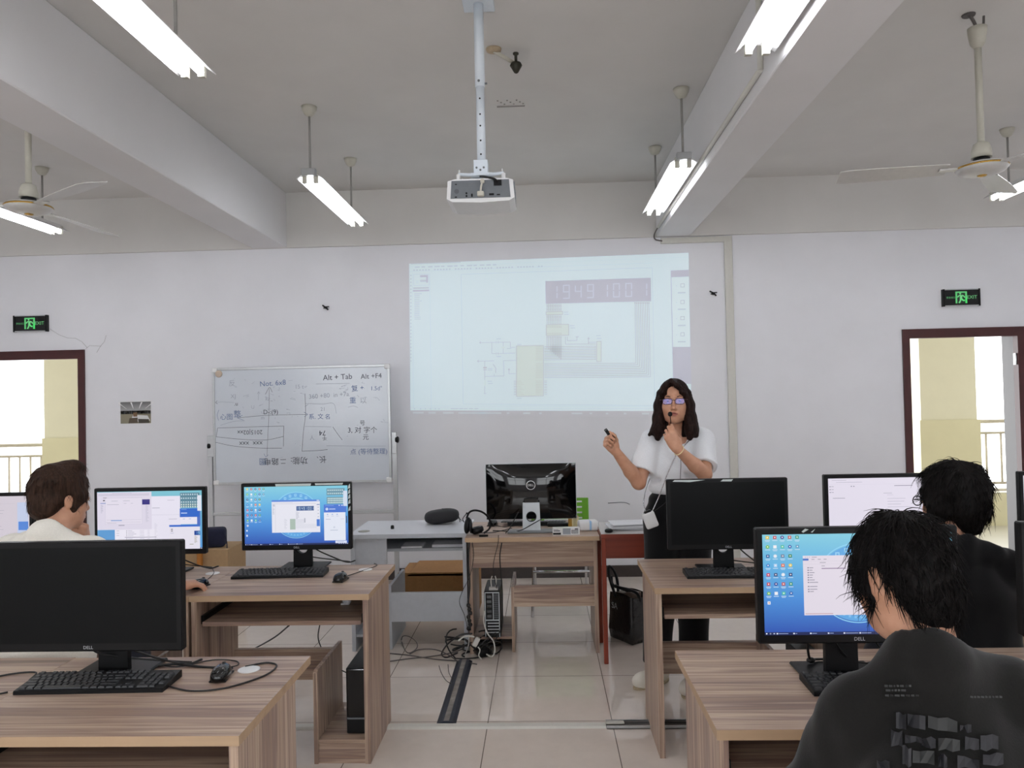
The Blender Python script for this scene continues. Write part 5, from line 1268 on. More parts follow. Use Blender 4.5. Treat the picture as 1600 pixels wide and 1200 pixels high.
hg = MB(); hg.tube(smooth_path([at(733, 846, 4.66), at(732, 880, 4.68), at(734, 915, 4.68), at(732, 945, 4.66), at(735, 985, 4.64)], 6), .005, 7)
for i, y in enumerate((946, 952, 958, 964, 970, 976, 982)): hg.ball(at(732 + (i % 3) * 1.5, y, 4.655), (.013, .012, .014), 10, 6)
solo('hanging_cable', hg, M['cable'], 'thick knotted black cable hanging down beside the grey desk', 'cable')
for i, (pts, r, lab) in enumerate((([at(738, 846, 4.655), at(740, 870, 4.67), at(734, 900, 4.67), at(722, 925, 4.66), at(718, 942, 4.65), at(726, 962, 4.64), at(731, 985, 4.63)], .0022, 'thin black cable bowing out from the corner of the teacher desk'),
        ([at(779, 836, 4.62), at(778, 850, 4.61), at(772, 875, 4.63), at(771, 893, 4.68), at(776, 920, 4.70)], .0022, 'thin cable hanging over the front of the teacher desk'),
        ([at(784, 848, 4.66), at(781, 870, 4.66), at(783, 900, 4.66), at(785, 930, 4.66), at(784, 975, 4.66), at(775, 1000, 4.64)], .004, 'black cable pair hanging down past the tower of the teacher desk'))):
    solo('hanging_cable', MB().tube(smooth_path(pts, 6), r, 6), M['cable'], lab, 'cable')

# box, stick and bag near the wall behind the left desks
solo('cardboard_box', MB().box(-2.86, -2.42, 5.75, 6.1, 0, .475), plain('tan_card', (176, 146, 108), .8, nz=.05), 'tall tan cardboard box by the wall behind the screen with white windows', 'box')
solo('wooden_stick', MB().box(-2.64, -2.605, 5.70, 5.735, 0, .60, bev=.004), plain('orange_wood', (176, 112, 40), .5, nz=.1), 'orange wooden post leaning before the tan cardboard box', 'stick')
dk = MB(); dk.box(-.09, .07, -.06, .06, 0, .15, bev=.03, seg=3); dk.xf(Matrix.Translation((-2.56, 5.88, .476)) @ Matrix.Rotation(.2, 4, 'Z')); dk.tube(smooth_path([(-2.50, 5.85, .6), (-2.46, 5.83, .52), (-2.44, 5.78, .4), (-2.43, 5.74, .25)], 5), .004, 6)
solo('pouch', dk, M['navy'], 'dark navy pouch with a cord on top of the tan cardboard box', 'pouch')
# ================================================================== PEOPLE: smooth blended solids turned into one skin
def _smin(a, b, k):
    if k <= 0: return np.minimum(a, b)
    h = np.clip(.5 + .5 * (b - a) / k, 0, 1); return b + (a - b) * h - k * h * (1 - h)


class Sdf:
    def __init__(s): s.ops = []; s.disp = None

    def _add(s, fn, lo, hi, k, mode): s.ops.append((fn, np.asarray(lo, float), np.asarray(hi, float), k, mode)); return s

    def cap(s, a, b, ra, rb=None, k=.02, mode='u', flat=None):
        a = np.asarray(a, float); b = np.asarray(b, float); rb = ra if rb is None else rb; ab = b - a; L2 = ab.dot(ab) + 1e-12
        if flat is not None: fd = np.asarray(flat[0], float); fd = fd / np.linalg.norm(fd); fs = flat[1]
        def fn(P):
            q = P - a; t = np.clip(q @ ab / L2, 0, 1); v = q - t[:, None] * ab
            if flat is not None: v = v + (v @ fd)[:, None] * fd * (fs - 1)
            return np.sqrt((v * v).sum(1)) - (ra + (rb - ra) * t)
        r = max(ra, rb); return s._add(fn, np.minimum(a, b) - r, np.maximum(a, b) + r, k, mode)

    def ell(s, c, r, R=None, k=.02, mode='u'):
        c = np.asarray(c, float); r = np.asarray(r, float); R = np.eye(3) if R is None else R
        def fn(P):
            q = (P - c) @ R; k0 = np.sqrt(((q / r) ** 2).sum(1)); k1 = np.sqrt(((q / (r * r)) ** 2).sum(1)) + 1e-9
            return k0 * (k0 - 1) / k1
        m = r.max(); return s._add(fn, c - m, c + m, k, mode)

    def cut(s, c, n, R, k=.004):
        """remove the half ball of radius R on the n side of point c"""
        c = np.asarray(c, float); n = np.asarray(n, float); n = n / np.linalg.norm(n)
        def fn(P):
            q = P - c; return np.maximum(-(q @ n), np.sqrt((q * q).sum(1)) - R)
        return s._add(fn, c - R, c + R, k, 's')

    def ev(s, P, ops=None):
        d = np.full(len(P), 1e3)
        for fn, lo, hi, k, mode in (s.ops if ops is None else ops):
            v = fn(P)
            d = _smin(d, v, k) if mode == 'u' else -_smin(-d, v, k)
        if s.disp is not None: d = d + s.disp(P)
        return d

    def mesh(s, h):
        """surface of the solid on a grid of step h: arrays of vertices and quads"""
        U = [o for o in s.ops if o[4] == 'u']
        lo = np.min([o[1] for o in U], 0) - 3 * h; hi = np.max([o[2] for o in U], 0) + 3 * h
        n = 8; B = n * h; nb = np.ceil((hi - lo) / B).astype(int)
        G = np.stack(np.meshgrid(*[np.arange(k) for k in nb], indexing='ij'), -1).reshape(-1, 3)
        act = []
        for i in range(0, len(G), 20000):
            c = lo + (G[i:i + 20000] + .5) * B; act.append(np.abs(s.ev(c)) < B * 1.25 + .006)
        G = G[np.concatenate(act)]
        G = G[np.lexsort((G[:, 2] // 4, G[:, 1] // 4, G[:, 0] // 4))]
        idx = np.arange(-1, n + 1)
        off = np.stack(np.meshgrid(idx, idx, idx, indexing='ij'), -1).reshape(-1, 3)
        D = nb * n + 4; KV = []; VV = []; QQ = []
        corners = [(i, j, k) for i in (0, 1) for j in (0, 1) for k in (0, 1)]
        for i in range(0, len(G), 48):
            g = G[i:i + 48]; base = g * n
            gp = base[:, None, :] + off[None]
            P = (lo + gp * h).reshape(-1, 3); bl, bh = P.min(0) - .05, P.max(0) + .05
            ops = [o for o in s.ops if np.all(o[1] - o[3] < bh) and np.all(o[2] + o[3] > bl)]
            if not ops: continue
            V = s.ev(P, ops).reshape(len(g), n + 2, n + 2, n + 2)
            m = n + 1; neg = V < 0
            cn = sum(neg[:, a:a + m, b:b + m, c:c + m].astype(np.int8) for a, b, c in corners)
            act_ = (cn > 0) & (cn < 8)
            bi, ci, cj, ck = np.nonzero(act_)
            if len(bi) == 0: continue
            pos = np.zeros((len(bi), 3)); cnt = np.zeros(len(bi))
            for ax in range(3):
                for u in (0, 1):
                    for w in (0, 1):
                        o0 = [u, w]; o0.insert(ax, 0); o1 = list(o0); o1[ax] = 1
                        v0 = V[bi, ci + o0[0], cj + o0[1], ck + o0[2]]; v1 = V[bi, ci + o1[0], cj + o1[1], ck + o1[2]]
                        x = (v0 < 0) != (v1 < 0); t = np.where(x, v0 / np.where(x, v0 - v1, 1), 0)
                        p = np.tile(np.array(o0, float), (len(bi), 1)); p[:, ax] = t
                        pos += np.where(x[:, None], p, 0); cnt += x
            gc = base[bi] + np.stack([ci, cj, ck], 1) - 1
            VV.append(lo + (gc + pos / cnt[:, None]) * h); KV.append(((gc[:, 0] + 1) * D[1] + gc[:, 1] + 1) * D[2] + gc[:, 2] + 1)
            key = lambda c: ((c[:, 0] + 1) * D[1] + c[:, 1] + 1) * D[2] + c[:, 2] + 1
            for ax in range(3):
                s0 = V[:, 1:n + 1, 1:n + 1, 1:n + 1]; sl = [slice(1, n + 1)] * 3; sl[ax] = slice(2, n + 2); s1 = V[:, sl[0], sl[1], sl[2]]
                x = (s0 < 0) != (s1 < 0); b_, a0, a1, a2 = np.nonzero(x)
                if len(b_) == 0: continue
                gpt = base[b_] + np.stack([a0, a1, a2], 1); o = [d for d in range(3) if d != ax]
                e1 = np.zeros(3, int); e1[o[0]] = 1; e2 = np.zeros(3, int); e2[o[1]] = 1
                q = np.stack([key(gpt - e1 - e2), key(gpt - e2), key(gpt), key(gpt - e1)], 1)
                flip = (s0[b_, a0, a1, a2] < 0) ^ (ax == 1)
                q[~flip] = q[~flip][:, ::-1]; QQ.append(q)
        K = np.concatenate(KV); P = np.concatenate(VV); Q = np.concatenate(QQ)
        uk, first = np.unique(K, return_index=True); P = P[first]
        qi = np.searchsorted(uk, Q); qi = np.clip(qi, 0, len(uk) - 1); ok = (uk[qi] == Q).all(1)
        return P, qi[ok]


def np_mesh(name, P, Q, mats, off=(0, 0, 0), mat_fn=None):
    me = bpy.data.meshes.new(name); P = P - np.asarray(off, float)
    me.vertices.add(len(P)); me.vertices.foreach_set('co', P.astype(np.float32).ravel())
    me.loops.add(Q.size); me.loops.foreach_set('vertex_index', Q.astype(np.int32).ravel())
    me.polygons.add(len(Q)); me.polygons.foreach_set('loop_start', np.arange(0, Q.size, 4, dtype=np.int32)); me.polygons.foreach_set('loop_total', np.full(len(Q), 4, np.int32))
    for m in (mats if isinstance(mats, (list, tuple)) else [mats]): me.materials.append(m)
    if mat_fn is not None: me.polygons.foreach_set('material_index', mat_fn(P[Q].mean(1) + np.asarray(off, float)).astype(np.int32))
    me.polygons.foreach_set('use_smooth', np.ones(len(Q), bool)); me.update(); me.validate(); return me


def sdf_part(name, S, h, mats, parent, mat_fn=None, label=None):
    P, Q = S.mesh(h); return part(name, np_mesh(name, P, Q, mats, BASE[parent.name], mat_fn), None, parent, label)


def waves(freq, amp, seed, stretch=(1, 1, 1)):
    rr = np.random.RandomState(seed); Dn = rr.normal(size=(5, 3)) * np.array(stretch); Dn /= np.linalg.norm(Dn, axis=1)[:, None]; Fq = freq * rr.uniform(.6, 1.6, 5); ph = rr.uniform(0, 6.28, 5)
    def f(P):
        w = P @ Dn.T * Fq + ph; w = w + .9 * np.sin(np.roll(w, 1, 1) * .6); return amp * np.sin(w).mean(1) * 1.6
    return f


class Fr:
    """local frame: x = own right, y = forward, z = up"""
    def __init__(s, c, f, u=(0, 0, 1), sc=1.0):
        f = np.asarray(f, float); f = f / np.linalg.norm(f); u = np.asarray(u, float); u = u - u.dot(f) * f; u /= np.linalg.norm(u)
        s.c = np.asarray(c, float); s.R = np.stack([np.cross(f, u), f, u], 1); s.s = sc
    def p(s, x, y, z): return s.c + s.R @ (np.array([x, y, z]) * s.s)
    def r(s, *v): return np.array(v) * s.s
    def loc(s, P): return (P - s.c) @ s.R / s.s


def add_head(S, fr, neck_to, nr=.052, female=False, ear=True):
    e = lambda c, r, k=.02, m='u': S.ell(fr.p(*c), fr.r(*r), fr.R, k, m)
    c_ = lambda a, b, ra, rb, k=.012, m='u': S.cap(fr.p(*a), fr.p(*b), ra * fr.s, rb * fr.s, k, m)
    e((0, -.015, .035), (.074, .094, .082), 0); e((0, .025, -.03), (.061 if female else .064, .064, .085), .03); e((0, .05, -.080), (.030 if female else .046, .034, .032), .035); e((0, .066, -.098), (.018, .016, .014), .02)
    for s in (-1, 1):
        e((s * .038, .055, -.028), (.024, .026, .026), .02)
        e((s * (.038 if female else .046), .02, -.070), (.016, .03, .03), .03)
        c_((s * .014, .087, .022), (s * .042, .076, .021), .0085, .006, .014)
        e((s * .031, .100, .002), (.0175, .016, .0105), .012, 's'); e((s * .031, .079, .001), (.0135, .0125, .0115), .004)
        if ear:
            e((s * .074, -.010, -.008), (.009, .018, .029), .010); e((s * .086, -.006, -.002), (.005, .011, .017), .006, 's'); e((s * .075, -.004, -.030), (.008, .01, .010), .006)
        e((s * (.0105 if female else .0125), .094, -.042), (.0062 if female else .0075, .009, .0062), .007)
    nw = .85 if female else 1.0; c_((0, .085, .008), (0, .102, -.034), .0072 * nw, .0092 * nw, .012); e((0, .102, -.038), (.0090 * nw, .009, .0075), .008)
    c_((-.019, .086, -.066), (.019, .086, -.066), .0055, .0055, .010); e((0, .094, -.062), (.014, .0065, .0055), .007); e((0, .0925, -.0745), (.015, .0075, .0062), .006)
    e((0, .104, -.0675), (.014, .014, .0034), .003, 's')
    S.cap(fr.p(0, -.02, -.05), neck_to, nr * .98, nr, .03)


def add_hand(S, wrist, Yd, Zd, right, curls, thumb, sc=1.0, spread=.07, k=.005, roll=0.0):
    """fingers along Yd, back of the hand towards Zd; curls: four lists of three bends; thumb: points in the hand frame"""
    Yd = np.asarray(Yd, float); Yd /= np.linalg.norm(Yd); Zd = np.asarray(Zd, float); Zd = Zd - Zd.dot(Yd) * Yd; Zd /= np.linalg.norm(Zd)
    Xd = np.cross(Yd, Zd) * (-1 if right else 1); R = np.stack([Xd, Yd, Zd], 1); w = np.asarray(wrist, float)
    T = lambda v: w + R @ (np.asarray(v, float) * sc)
    mcp = [(.028, .084, 0), (.009, .089, .002), (-.011, .084, .0), (-.028, .075, -.003)]; st = [(.013, .004, 0), (.006, .002, .001), (-.006, .002, .001), (-.013, .004, 0)]
    for a, b in zip(st, mcp): S.cap(T(a), T(b), .0155 * sc, .0108 * sc, .012)
    S.ell(T((0, .045, -.005)), np.array((.034, .042, .0135)) * sc, R, .012)
    S.ell(T((.022, .03, -.012)), np.array((.015, .026, .014)) * sc, R, .012); S.ell(T((-.022, .03, -.011)), np.array((.012, .028, .012)) * sc, R, .012)
    L = [(.041, .025, .021), (.045, .028, .022), (.042, .026, .022), (.033, .020, .019)]; rad = [(.0092, .0082, .0072), (.0094, .0084, .0074), (.0090, .0080, .0070), (.0080, .0072, .0064)]
    tips = []
    for i in range(4):
        p = np.array(mcp[i]); a = 0; sp = (1.5 - i) * spread
        for j in range(3):
            a += curls[i][j]; d = np.array([math.sin(sp) * math.cos(a), math.cos(sp) * math.cos(a), -math.sin(a)]); q = p + d * L[i][j]
            S.cap(T(p), T(q), rad[i][j] * sc, (rad[i][min(2, j + 1)] if j < 2 else rad[i][2] * .85) * sc, k if j else .008); p = q
        tips.append(T(p))
    tp = [(.016, .014, -.006)] + list(thumb)
    tr = [.0135, .0115, .0098, .0078]
    for j in range(len(tp) - 1): S.cap(T(tp[j]), T(tp[j + 1]), tr[j] * sc, tr[j + 1] * sc, .010 if j == 0 else .005)
    return tips, T


def add_limb(S, pts, radii, k=.015):
    for a, b, ra, rb in zip(pts[:-1], pts[1:], radii[:-1], radii[1:]): S.cap(a, b, ra, rb, k)


def lerp(a, b, t): return np.asarray(a) * (1 - t) + np.asarray(b) * t


def strands(P, Nn, crown, up, n, L, r0, seed, lift=.25, sel=None, droop=.4, sway=.4, top=None):
    """thin tapered locks rooted on the hair surface, flowing away from the crown"""
    rr = np.random.RandomState(seed); ids = rr.choice(len(P) if sel is None else np.nonzero(sel)[0], n); mb = MB(); up = np.asarray(up, float)
    for i in ids:
        p, nn = P[i], Nn[i]; fl = p - crown; fl = fl - fl.dot(nn) * nn
        l_ = np.linalg.norm(fl)
        if l_ < 1e-4: continue
        fl = fl / l_; side = np.cross(nn, fl); a = rr.normal() * sway; fl = fl * math.cos(a) + side * math.sin(a); ln = L * rr.uniform(.55, 1.25); lf = lift * rr.uniform(.3, 1.5)
        if top is not None: lf *= 2.2 if top.loc(p)[2] > .09 else .6
        pts = []
        for t in np.linspace(0, 1, 6): pts.append(p - nn * .002 + fl * ln * t + nn * (lf * ln * t * (1.15 - t)) - up * (droop * ln * t * t * .5) + side * (rr.normal() * .04 * ln * t))
        mb.tube(pts, [r0 * (1 - .85 * t) for t in np.linspace(0, 1, 6)], 3, cap=False)
    return mb


def vnormals(P, Q):
    n = np.cross(P[Q[:, 2]] - P[Q[:, 0]], P[Q[:, 3]] - P[Q[:, 1]]); N_ = np.zeros_like(P)
    for j in range(4): np.add.at(N_, Q[:, j], n)
    return N_ / (np.linalg.norm(N_, axis=1)[:, None] + 1e-12)


def hair_part(S, h, mat, parent, crown=None, up=(0, 0, 1), n=0, L=.05, r0=.0014, seed=1, label=None, sel=None, **kw):
    P, Q = S.mesh(h); mb = MB(); mb.add(P, Q.tolist(), 0, True)
    if n:
        s_ = strands(P, vnormals(P, Q), crown, up, n, L, r0, seed, sel=None if sel is None else sel(P), **kw); mb.add(s_.v, s_.f, 0, True)
    me = mb.mesh('hair', mat, BASE[parent.name]); return part('hair', me, None, parent, label)


def skin_mat():
    m = N('skin'); f = m.noise(m.coords(), 30, 4)
    m.l(m.ramp(f, [(.3, lin((190, 140, 112))), (.7, lin((204, 155, 128)))]), m.b.inputs['Base Color']); m.set(Roughness=.48)
    m.b.inputs['Specular IOR Level'].default_value = .35; m.b.inputs['Subsurface Weight'].default_value = .06; m.b.inputs['Subsurface Radius'].default_value = (.01, .004, .002); return m.mat


def hair_mat(name, c1, c2):
    m = N(name); f = m.noise(m.coords((160, 160, 12)), 1.0, 3)
    m.l(m.ramp(f, [(.35, lin(c1)), (.7, lin(c2))]), m.b.inputs['Base Color']); m.set(Roughness=.58); m.b.inputs['Specular IOR Level'].default_value = .12; return m.mat


def cloth(name, c, nz=.05, rough=.9):
    m = N(name); f = m.noise(m.coords(), 260, 2); c = lin(c)
    m.l(m.ramp(f, [(.3, tuple(x * (1 - nz) for x in c)), (.7, tuple(min(1, x * (1 + nz)) for x in c))]), m.b.inputs['Base Color']); m.set(Roughness=rough); m.b.inputs['Specular IOR Level'].default_value = .15
    m.b.inputs['Sheen Weight'].default_value = .15; m.bump(f, .15, .002); return m.mat


M['skin'] = skin_mat(); M['lip'] = plain('lip', (160, 98, 86), .4); M['hair_w'] = hair_mat('dark_brown_hair', (20, 12, 11), (46, 29, 24)); M['hair_k'] = hair_mat('black_hair', (10, 9, 9), (26, 21, 20)); M['hair_b'] = hair_mat('brown_hair', (36, 25, 19), (66, 46, 36))
M['tee_white'] = cloth('white_cotton', (232, 234, 238)); M['tee_warm'] = cloth('cream_white_cotton', (236, 232, 222)); M['tee_black'] = cloth('washed_black_cotton', (26, 25, 24), .1); M['coat_black'] = cloth('black_jacket_cloth', (15, 15, 17), .1); M['trouser'] = cloth('black_trouser_cloth', (16, 16, 18), .1); M['denim'] = cloth('dark_trouser_cloth', (34, 36, 44), .1)
# ------------------------------------------------------------------ the woman teaching
def build_woman():
    A = at
    fr = Fr(A(1053.5, 627.5, 4.115) + np.array([0, .075, 0]) * 0, (-.20, -.98, .03), (.0, .0, 1), .985)
    base = (float(A(1060, 1070, 4.2)[0]), 4.18, 0.0)
    W_ = thing('person', 'standing woman with long dark hair, glasses and white T-shirt speaking into a tiny microphone', 'person', base)
    shR, shL = A(1016, 689, 4.17), A(1099, 688, 4.17); elR, wrR = A(998, 754, 4.08), A(961.5, 704, 4.00); elL, wrL = A(1101, 741, 3.985), A(1058, 701, 3.90)
    nk = A(1058, 684, 4.185); chest = A(1058, 712, 4.185); waist = A(1058, 770, 4.19); hip = A(1059, 806, 4.20)
    S = Sdf(); add_head(S, fr, nk, .046, True)
    S.cap(shR + [.02, 0, 0], shL - [.02, 0, 0], .045, k=.04); S.ell(chest, (.135, .085, .14), k=.05); S.ell(waist, (.12, .082, .13), k=.05); S.ell(hip, (.16, .10, .11), k=.05)
    fR, fL = np.array((.602, 4.25, 0)), np.array((.785, 4.17, 0)); dR, dL = np.array((-.80, -.60, 0)), np.array((-.42, -.91, 0)); hR, hL = hip + [-.085, 0, -.04], hip + [.085, 0, -.04]; kR, kL = lerp(hR, fR + [0, .02, .06], .5) + [0, -.02, 0], lerp(hL, fL + [0, .02, .06], .5) + [0, -.02, 0]
    for h_, k_, f_, d_ in ((hR, kR, fR, dR), (hL, kL, fL, dL)): add_limb(S, [h_, k_, f_ + [0, 0, .08]], [.078, .05, .036], .03); S.cap(f_ + [0, 0, .05], f_ + d_ * .12 + [0, 0, .03], .03, .024, .02)
    S.cap(shR, shR + [-.01, -.01, -.02], .048, k=.03); S.cap(shL, shL + [.01, -.01, -.02], .048, k=.03)
    add_limb(S, [shR, elR], [.044, .037], .02); add_limb(S, [elR, lerp(elR, wrR, .35), wrR], [.037, .036, .0235], .012)
    add_limb(S, [shL, elL], [.044, .037], .02); add_limb(S, [elL, lerp(elL, wrL, .35), wrL], [.037, .036, .0235], .012)
    # right hand closed round the clicker, palm to the room
    cl = [(1.05, 1.35, .75), (1.25, 1.45, .8), (1.3, 1.5, .8), (1.3, 1.5, .8)]; cl[0] = (.75, 1.35, .7)
    tipsR, TR = add_hand(S, wrR, A(943, 683, 3.965) - wrR, (-.45, .86, -.2), True, cl, [(.036, .045, -.022), (.040, .078, -.034), (.030, .100, -.040)], .93)
    # left hand pinching the microphone stick, back of the hand to the room
    cl = [(.55, .75, .5), (.7, .95, .5), (.85, 1.05, .6), (.95, 1.1, .6)]
    tipsL, TL = add_hand(S, wrL, A(1044, 674, 3.905) - wrL, (-.28, -.95, .1), False, cl, [(.034, .045, -.030), (.030, .082, -.050), (.018, .106, -.056)], .93, spread=.03)
    lip = lambda C: ((np.abs(fr.loc(C)[:, 0]) < .0195) & (np.abs(fr.loc(C)[:, 2] + .068 + .010 * (fr.loc(C)[:, 0] / .02) ** 2 * -.0) < .0098 * (1 - (fr.loc(C)[:, 0] / .024) ** 2)) & (fr.loc(C)[:, 1] > .084)).astype(int)
    sdf_part('body', S, .0032, [M['skin'], M['lip']], W_, lip)
    # eyes, brows, glasses
    for s in (-1, 1):
        e = MB(); e.ball((0, 0, 0), .0118, 16, 10); q = fr.p(s * .031, .0795, .0012)
        e.xf(Matrix.Translation(q)); ey = part('eye', e, plain('eye_white', (214, 208, 204), .2) if s < 0 else bpy.data.materials['eye_white'], W_)
        i_ = MB(); i_.lathe([(0, .0030), (.0045, .0022), (.0056, .0)], (0, 0, 0), 16, axis='y')
        mt = Matrix(np.vstack([np.hstack([fr.R, fr.p(s * .0308, .0900, .0008)[:, None]]), [0, 0, 0, 1]]).tolist()); i_.xf(mt); part('iris', i_, M['gloss'], ey)
        b_ = MB(); b_.tube([fr.p(s * .015, .0935, .0225), fr.p(s * .030, .090, .0275), fr.p(s * .046, .078, .0235)], [.0022, .0024, .001], 6); part('eyebrow', b_, M['hair_w'], W_)
    gm = plain('dark_red_spectacle_frame', (58, 26, 30), .3); lens = N('coated_lens'); lens.set(Base_Color=lin((96, 84, 214)), Roughness=.08, Alpha=.52); lens.b.inputs['Specular IOR Level'].default_value = .9  # violet lens tint stands in for the coating's reflections
    gl = MB(); ls = []
    for s in (-1, 1):
        pts = []
        for i in range(20):
            a = 2 * PI * i / 20; ca, sa = math.cos(a), math.sin(a); x = math.copysign(abs(ca) ** .6, ca) * .0245; z = math.copysign(abs(sa) ** .6, sa) * .0155
            pts.append(fr.p(s * .0325 + x, .107 - abs(s * .0325 + x) * .18, z - .001))
        gl.tube(pts + pts[:2], .0016, 6, cap=False); lm = MB(); lm.add(pts, [tuple(range(20))]); ls.append(lm)
        gl.tube([fr.p(s * .056, .097, .009), fr.p(s * .070, .085, .008), fr.p(s * .078, .0, .008)], .0016, 6)
    gl.tube([fr.p(-.009, .106, .003), fr.p(0, .109, .005), fr.p(.009, .106, .003)], .0016, 6)
    g = part('glasses', gl, gm, W_)
    for lm in ls: part('lens', lm, lens.mat, g, 'lens with violet reflections')
    # hair
    Hs = Sdf(); e = lambda c, r, k=.02, m='u': Hs.ell(fr.p(*c), fr.r(*r), fr.R, k, m); c_ = lambda a, b, ra, rb, k=.02, fl=None: Hs.cap(fr.p(*a), fr.p(*b), ra, rb, k, flat=fl)
    e((0, -.018, .040), (.083, .103, .088), 0); e((0, -.055, -.06), (.086, .06, .14), .03); e((0, -.05, -.16), (.09, .05, .08), .03)
    for s in (-1, 1):
        wv = [(s * .072, .030, .045), (s * .082, .028, -.02), (s * .084, .030, -.09), (s * .086, .040, -.150), (s * (.090 if s > 0 else .078), .055, -.195)]
        rads = [.020, .024, .030, .034, .016]
        for a, b, ra, rb in zip(wv[:-1], wv[1:], rads[:-1], rads[1:]): c_(a, b, ra, rb, .02, (fr.R[:, 1], .8))
    # lower hair sweeping outwards at the shoulders
    c_((.092, .02, -.14), (.135, .03, -.178), .026, .008, .02); c_((-.092, .02, -.13), (-.112, .03, -.185), .028, .012, .02)
    e((0, .105, -.04), (.062, .085, .098), .012, 's'); e((.004, .10, .058), (.040, .05, .032), .012, 's'); e((0, .03, -.13), (.045, .09, .09), .015, 's')
    for s in (-1, 1):
        pp = [(.012, .070, .112), (.012 + s * .030, .084, .085), (.004 + s * .057, .076, .050), (s * .070, .052, .010), (s * .074, .044, -.035)]
        for a, b, ra, rb in zip(pp[:-1], pp[1:], (.010, .014, .013, .013), (.014, .013, .013, .014)): c_(a, b, ra, rb, .012)
    def comb(P):
        q = fr.loc(P); an = np.arctan2(q[:, 0], q[:, 1] + .03); return .0009 * np.sin(an * 46 + 1.5 * np.sin(q[:, 2] * 14 + an * 3)) + .0009 * np.sin(an * 97 + q[:, 2] * 12)
    Hs.disp = comb; hair_part(Hs, .0032, M['hair_w'], W_)
    # T-shirt
    T = Sdf(); up = np.array((0, 0, 1.))
    T.cap(shR + [.03, .0, .012], shL + [-.03, .0, .012], .050, k=.04); T.ell(chest + [0, -.004, -.005], (.150, .102, .13), k=.05); T.ell(lerp(chest, waist, .45) + [0, -.012, 0], (.148, .112, .11), k=.05); T.ell(waist + [0, -.004, .03], (.150, .108, .05), k=.04)
    cufR, cufL = lerp(shR, elR, .74), lerp(shL, elL, .80)
    T.cap(shR + [.002, 0, 0], lerp(shR, elR, .85), .060, .066, .03); T.cap(shL + [0, 0, 0], lerp(shL, elL, .9), .062, .067, .03)
    T.cut(cufR, elR - shR, .11); T.cut(cufL, elL - shL, .11)
    T.cap(lerp(shR, elR, .80), lerp(shR, elR, 1.2), .047, .050, .004, 's'); T.cap(lerp(shL, elL, .86), lerp(shL, elL, 1.2), .047, .050, .004, 's')
    T.cut(waist + [0, 0, .0], (0, 0, -1), .30, .006)
    T.cap(nk + [0, -.02, -.005], nk + [.0, -.02, .12], .060, .075, .006, 's')
    T.disp = lambda P, w1=waves(30, .0050, 3, (1, 1, .5)), w2=waves(70, .0022, 8, (1, .6, .8)): w1(P) + w2(P); sdf_part('t_shirt', T, .0042, M['tee_white'], W_)
    # trousers
    Q_ = Sdf(); Q_.ell(hip + [0, 0, .01], (.178, .122, .12), k=.0); Q_.ell(waist + [0, .0, -.03], (.152, .108, .06), k=.04); Q_.cut(waist + [0, 0, .008], (0, 0, 1), .3)
    for h_, k_, f_ in ((hR, kR, fR), (hL, kL, fL)): add_limb(Q_, [h_, k_, f_ + [0, 0, .12]], [.100, .084, .078], .035); Q_.cut(f_ + [0, 0, .115], (0, 0, -1), .25)
    Q_.disp = waves(22, .003, 5, (1, 1, .3)); sdf_part('trousers', Q_, .0055, M['trouser'], W_)
    for f_, d_ in ((fR, dR), (fL, dL)):
        Z_ = Sdf(); Z_.cap(f_ - d_ * .035 + [0, 0, .045], f_ + d_ * .10 + [0, 0, .037], .042, .045, .02); Z_.ell(f_ + d_ * .125 + [0, 0, .037], (.046, .046, .038), k=.02); Z_.cap(f_ + [0, 0, .06], f_ + [0, 0, .10], .042, .04, .02); Z_.cut(f_ + [0, 0, 0.0], (0, 0, -1), .25, 0); Z_.cap(f_ + [0, 0, .095], f_ + [0, 0, .18], .036, .05, .01, 's')
        sh = sdf_part('shoe', Z_, .004, plain('white_canvas', (222, 216, 204), .7) if f_ is fR else bpy.data.materials['white_canvas'], W_)
        part('sole', MB().prism([(f_[0] + d_[0] * (.045 + .13 * math.sin(t)) - d_[1] * .047 * math.cos(t), f_[1] + d_[1] * (.045 + .13 * math.sin(t)) + d_[0] * .047 * math.cos(t)) for t in np.linspace(0, 2 * PI, 24, endpoint=False)], 0.001, .014, 'xy'), plain('gum_sole', (176, 160, 132), .7) if f_ is fR else bpy.data.materials['gum_sole'], sh)
    br = MB(); ax = (wrL - elL) / np.linalg.norm(wrL - elL); cen = lerp(elL, wrL, .93); o1 = np.cross(ax, (0, 1, 0)); o1 /= np.linalg.norm(o1); o2 = np.cross(ax, o1)
    br.tube([cen + (o1 * math.cos(t) + o2 * math.sin(t)) * .0285 for t in np.linspace(0, 2 * PI, 29)], .0022, 6, cap=False); part('bracelet', br, plain('pale_gold', (236, 222, 176), .3, metal=.15), W_)
    # what she holds and carries
    d = A(936.5, 676, 3.95) - A(944, 686, 3.955); d /= np.linalg.norm(d); p0 = TR((.018, .088, -.032)); ck = thing('clicker', 'small black presenter remote held in the raised hand of the woman', 'remote', p0)
    part('barrel', MB().tube([p0 - d * .035, p0 + d * .030, p0 + d * .052], [.0085, .0092, .0085], 12), M['black'], ck); part('tip_band', MB().tube([p0 + d * .046, p0 + d * .050], .0095, 12), M['grey_metal'], ck)
    pm = A(1047, 647, 3.93); pt = (tipsL[0] + tipsL[1]) / 2; mc = thing('microphone', 'tiny black foam microphone on a thin stem held before the mouth of the woman', 'microphone', pm)
    part('foam_head', MB().ball(pm, (.0118, .0118, .0125), 16, 10), plain('black_foam', (14, 13, 14), .95, nz=.3, scale=300), mc)
    part('stem', MB().tube([pm - [0, 0, .008], lerp(pm, pt, .5), pt - [0, 0, .015]], .0022, 8), M['black'], mc)
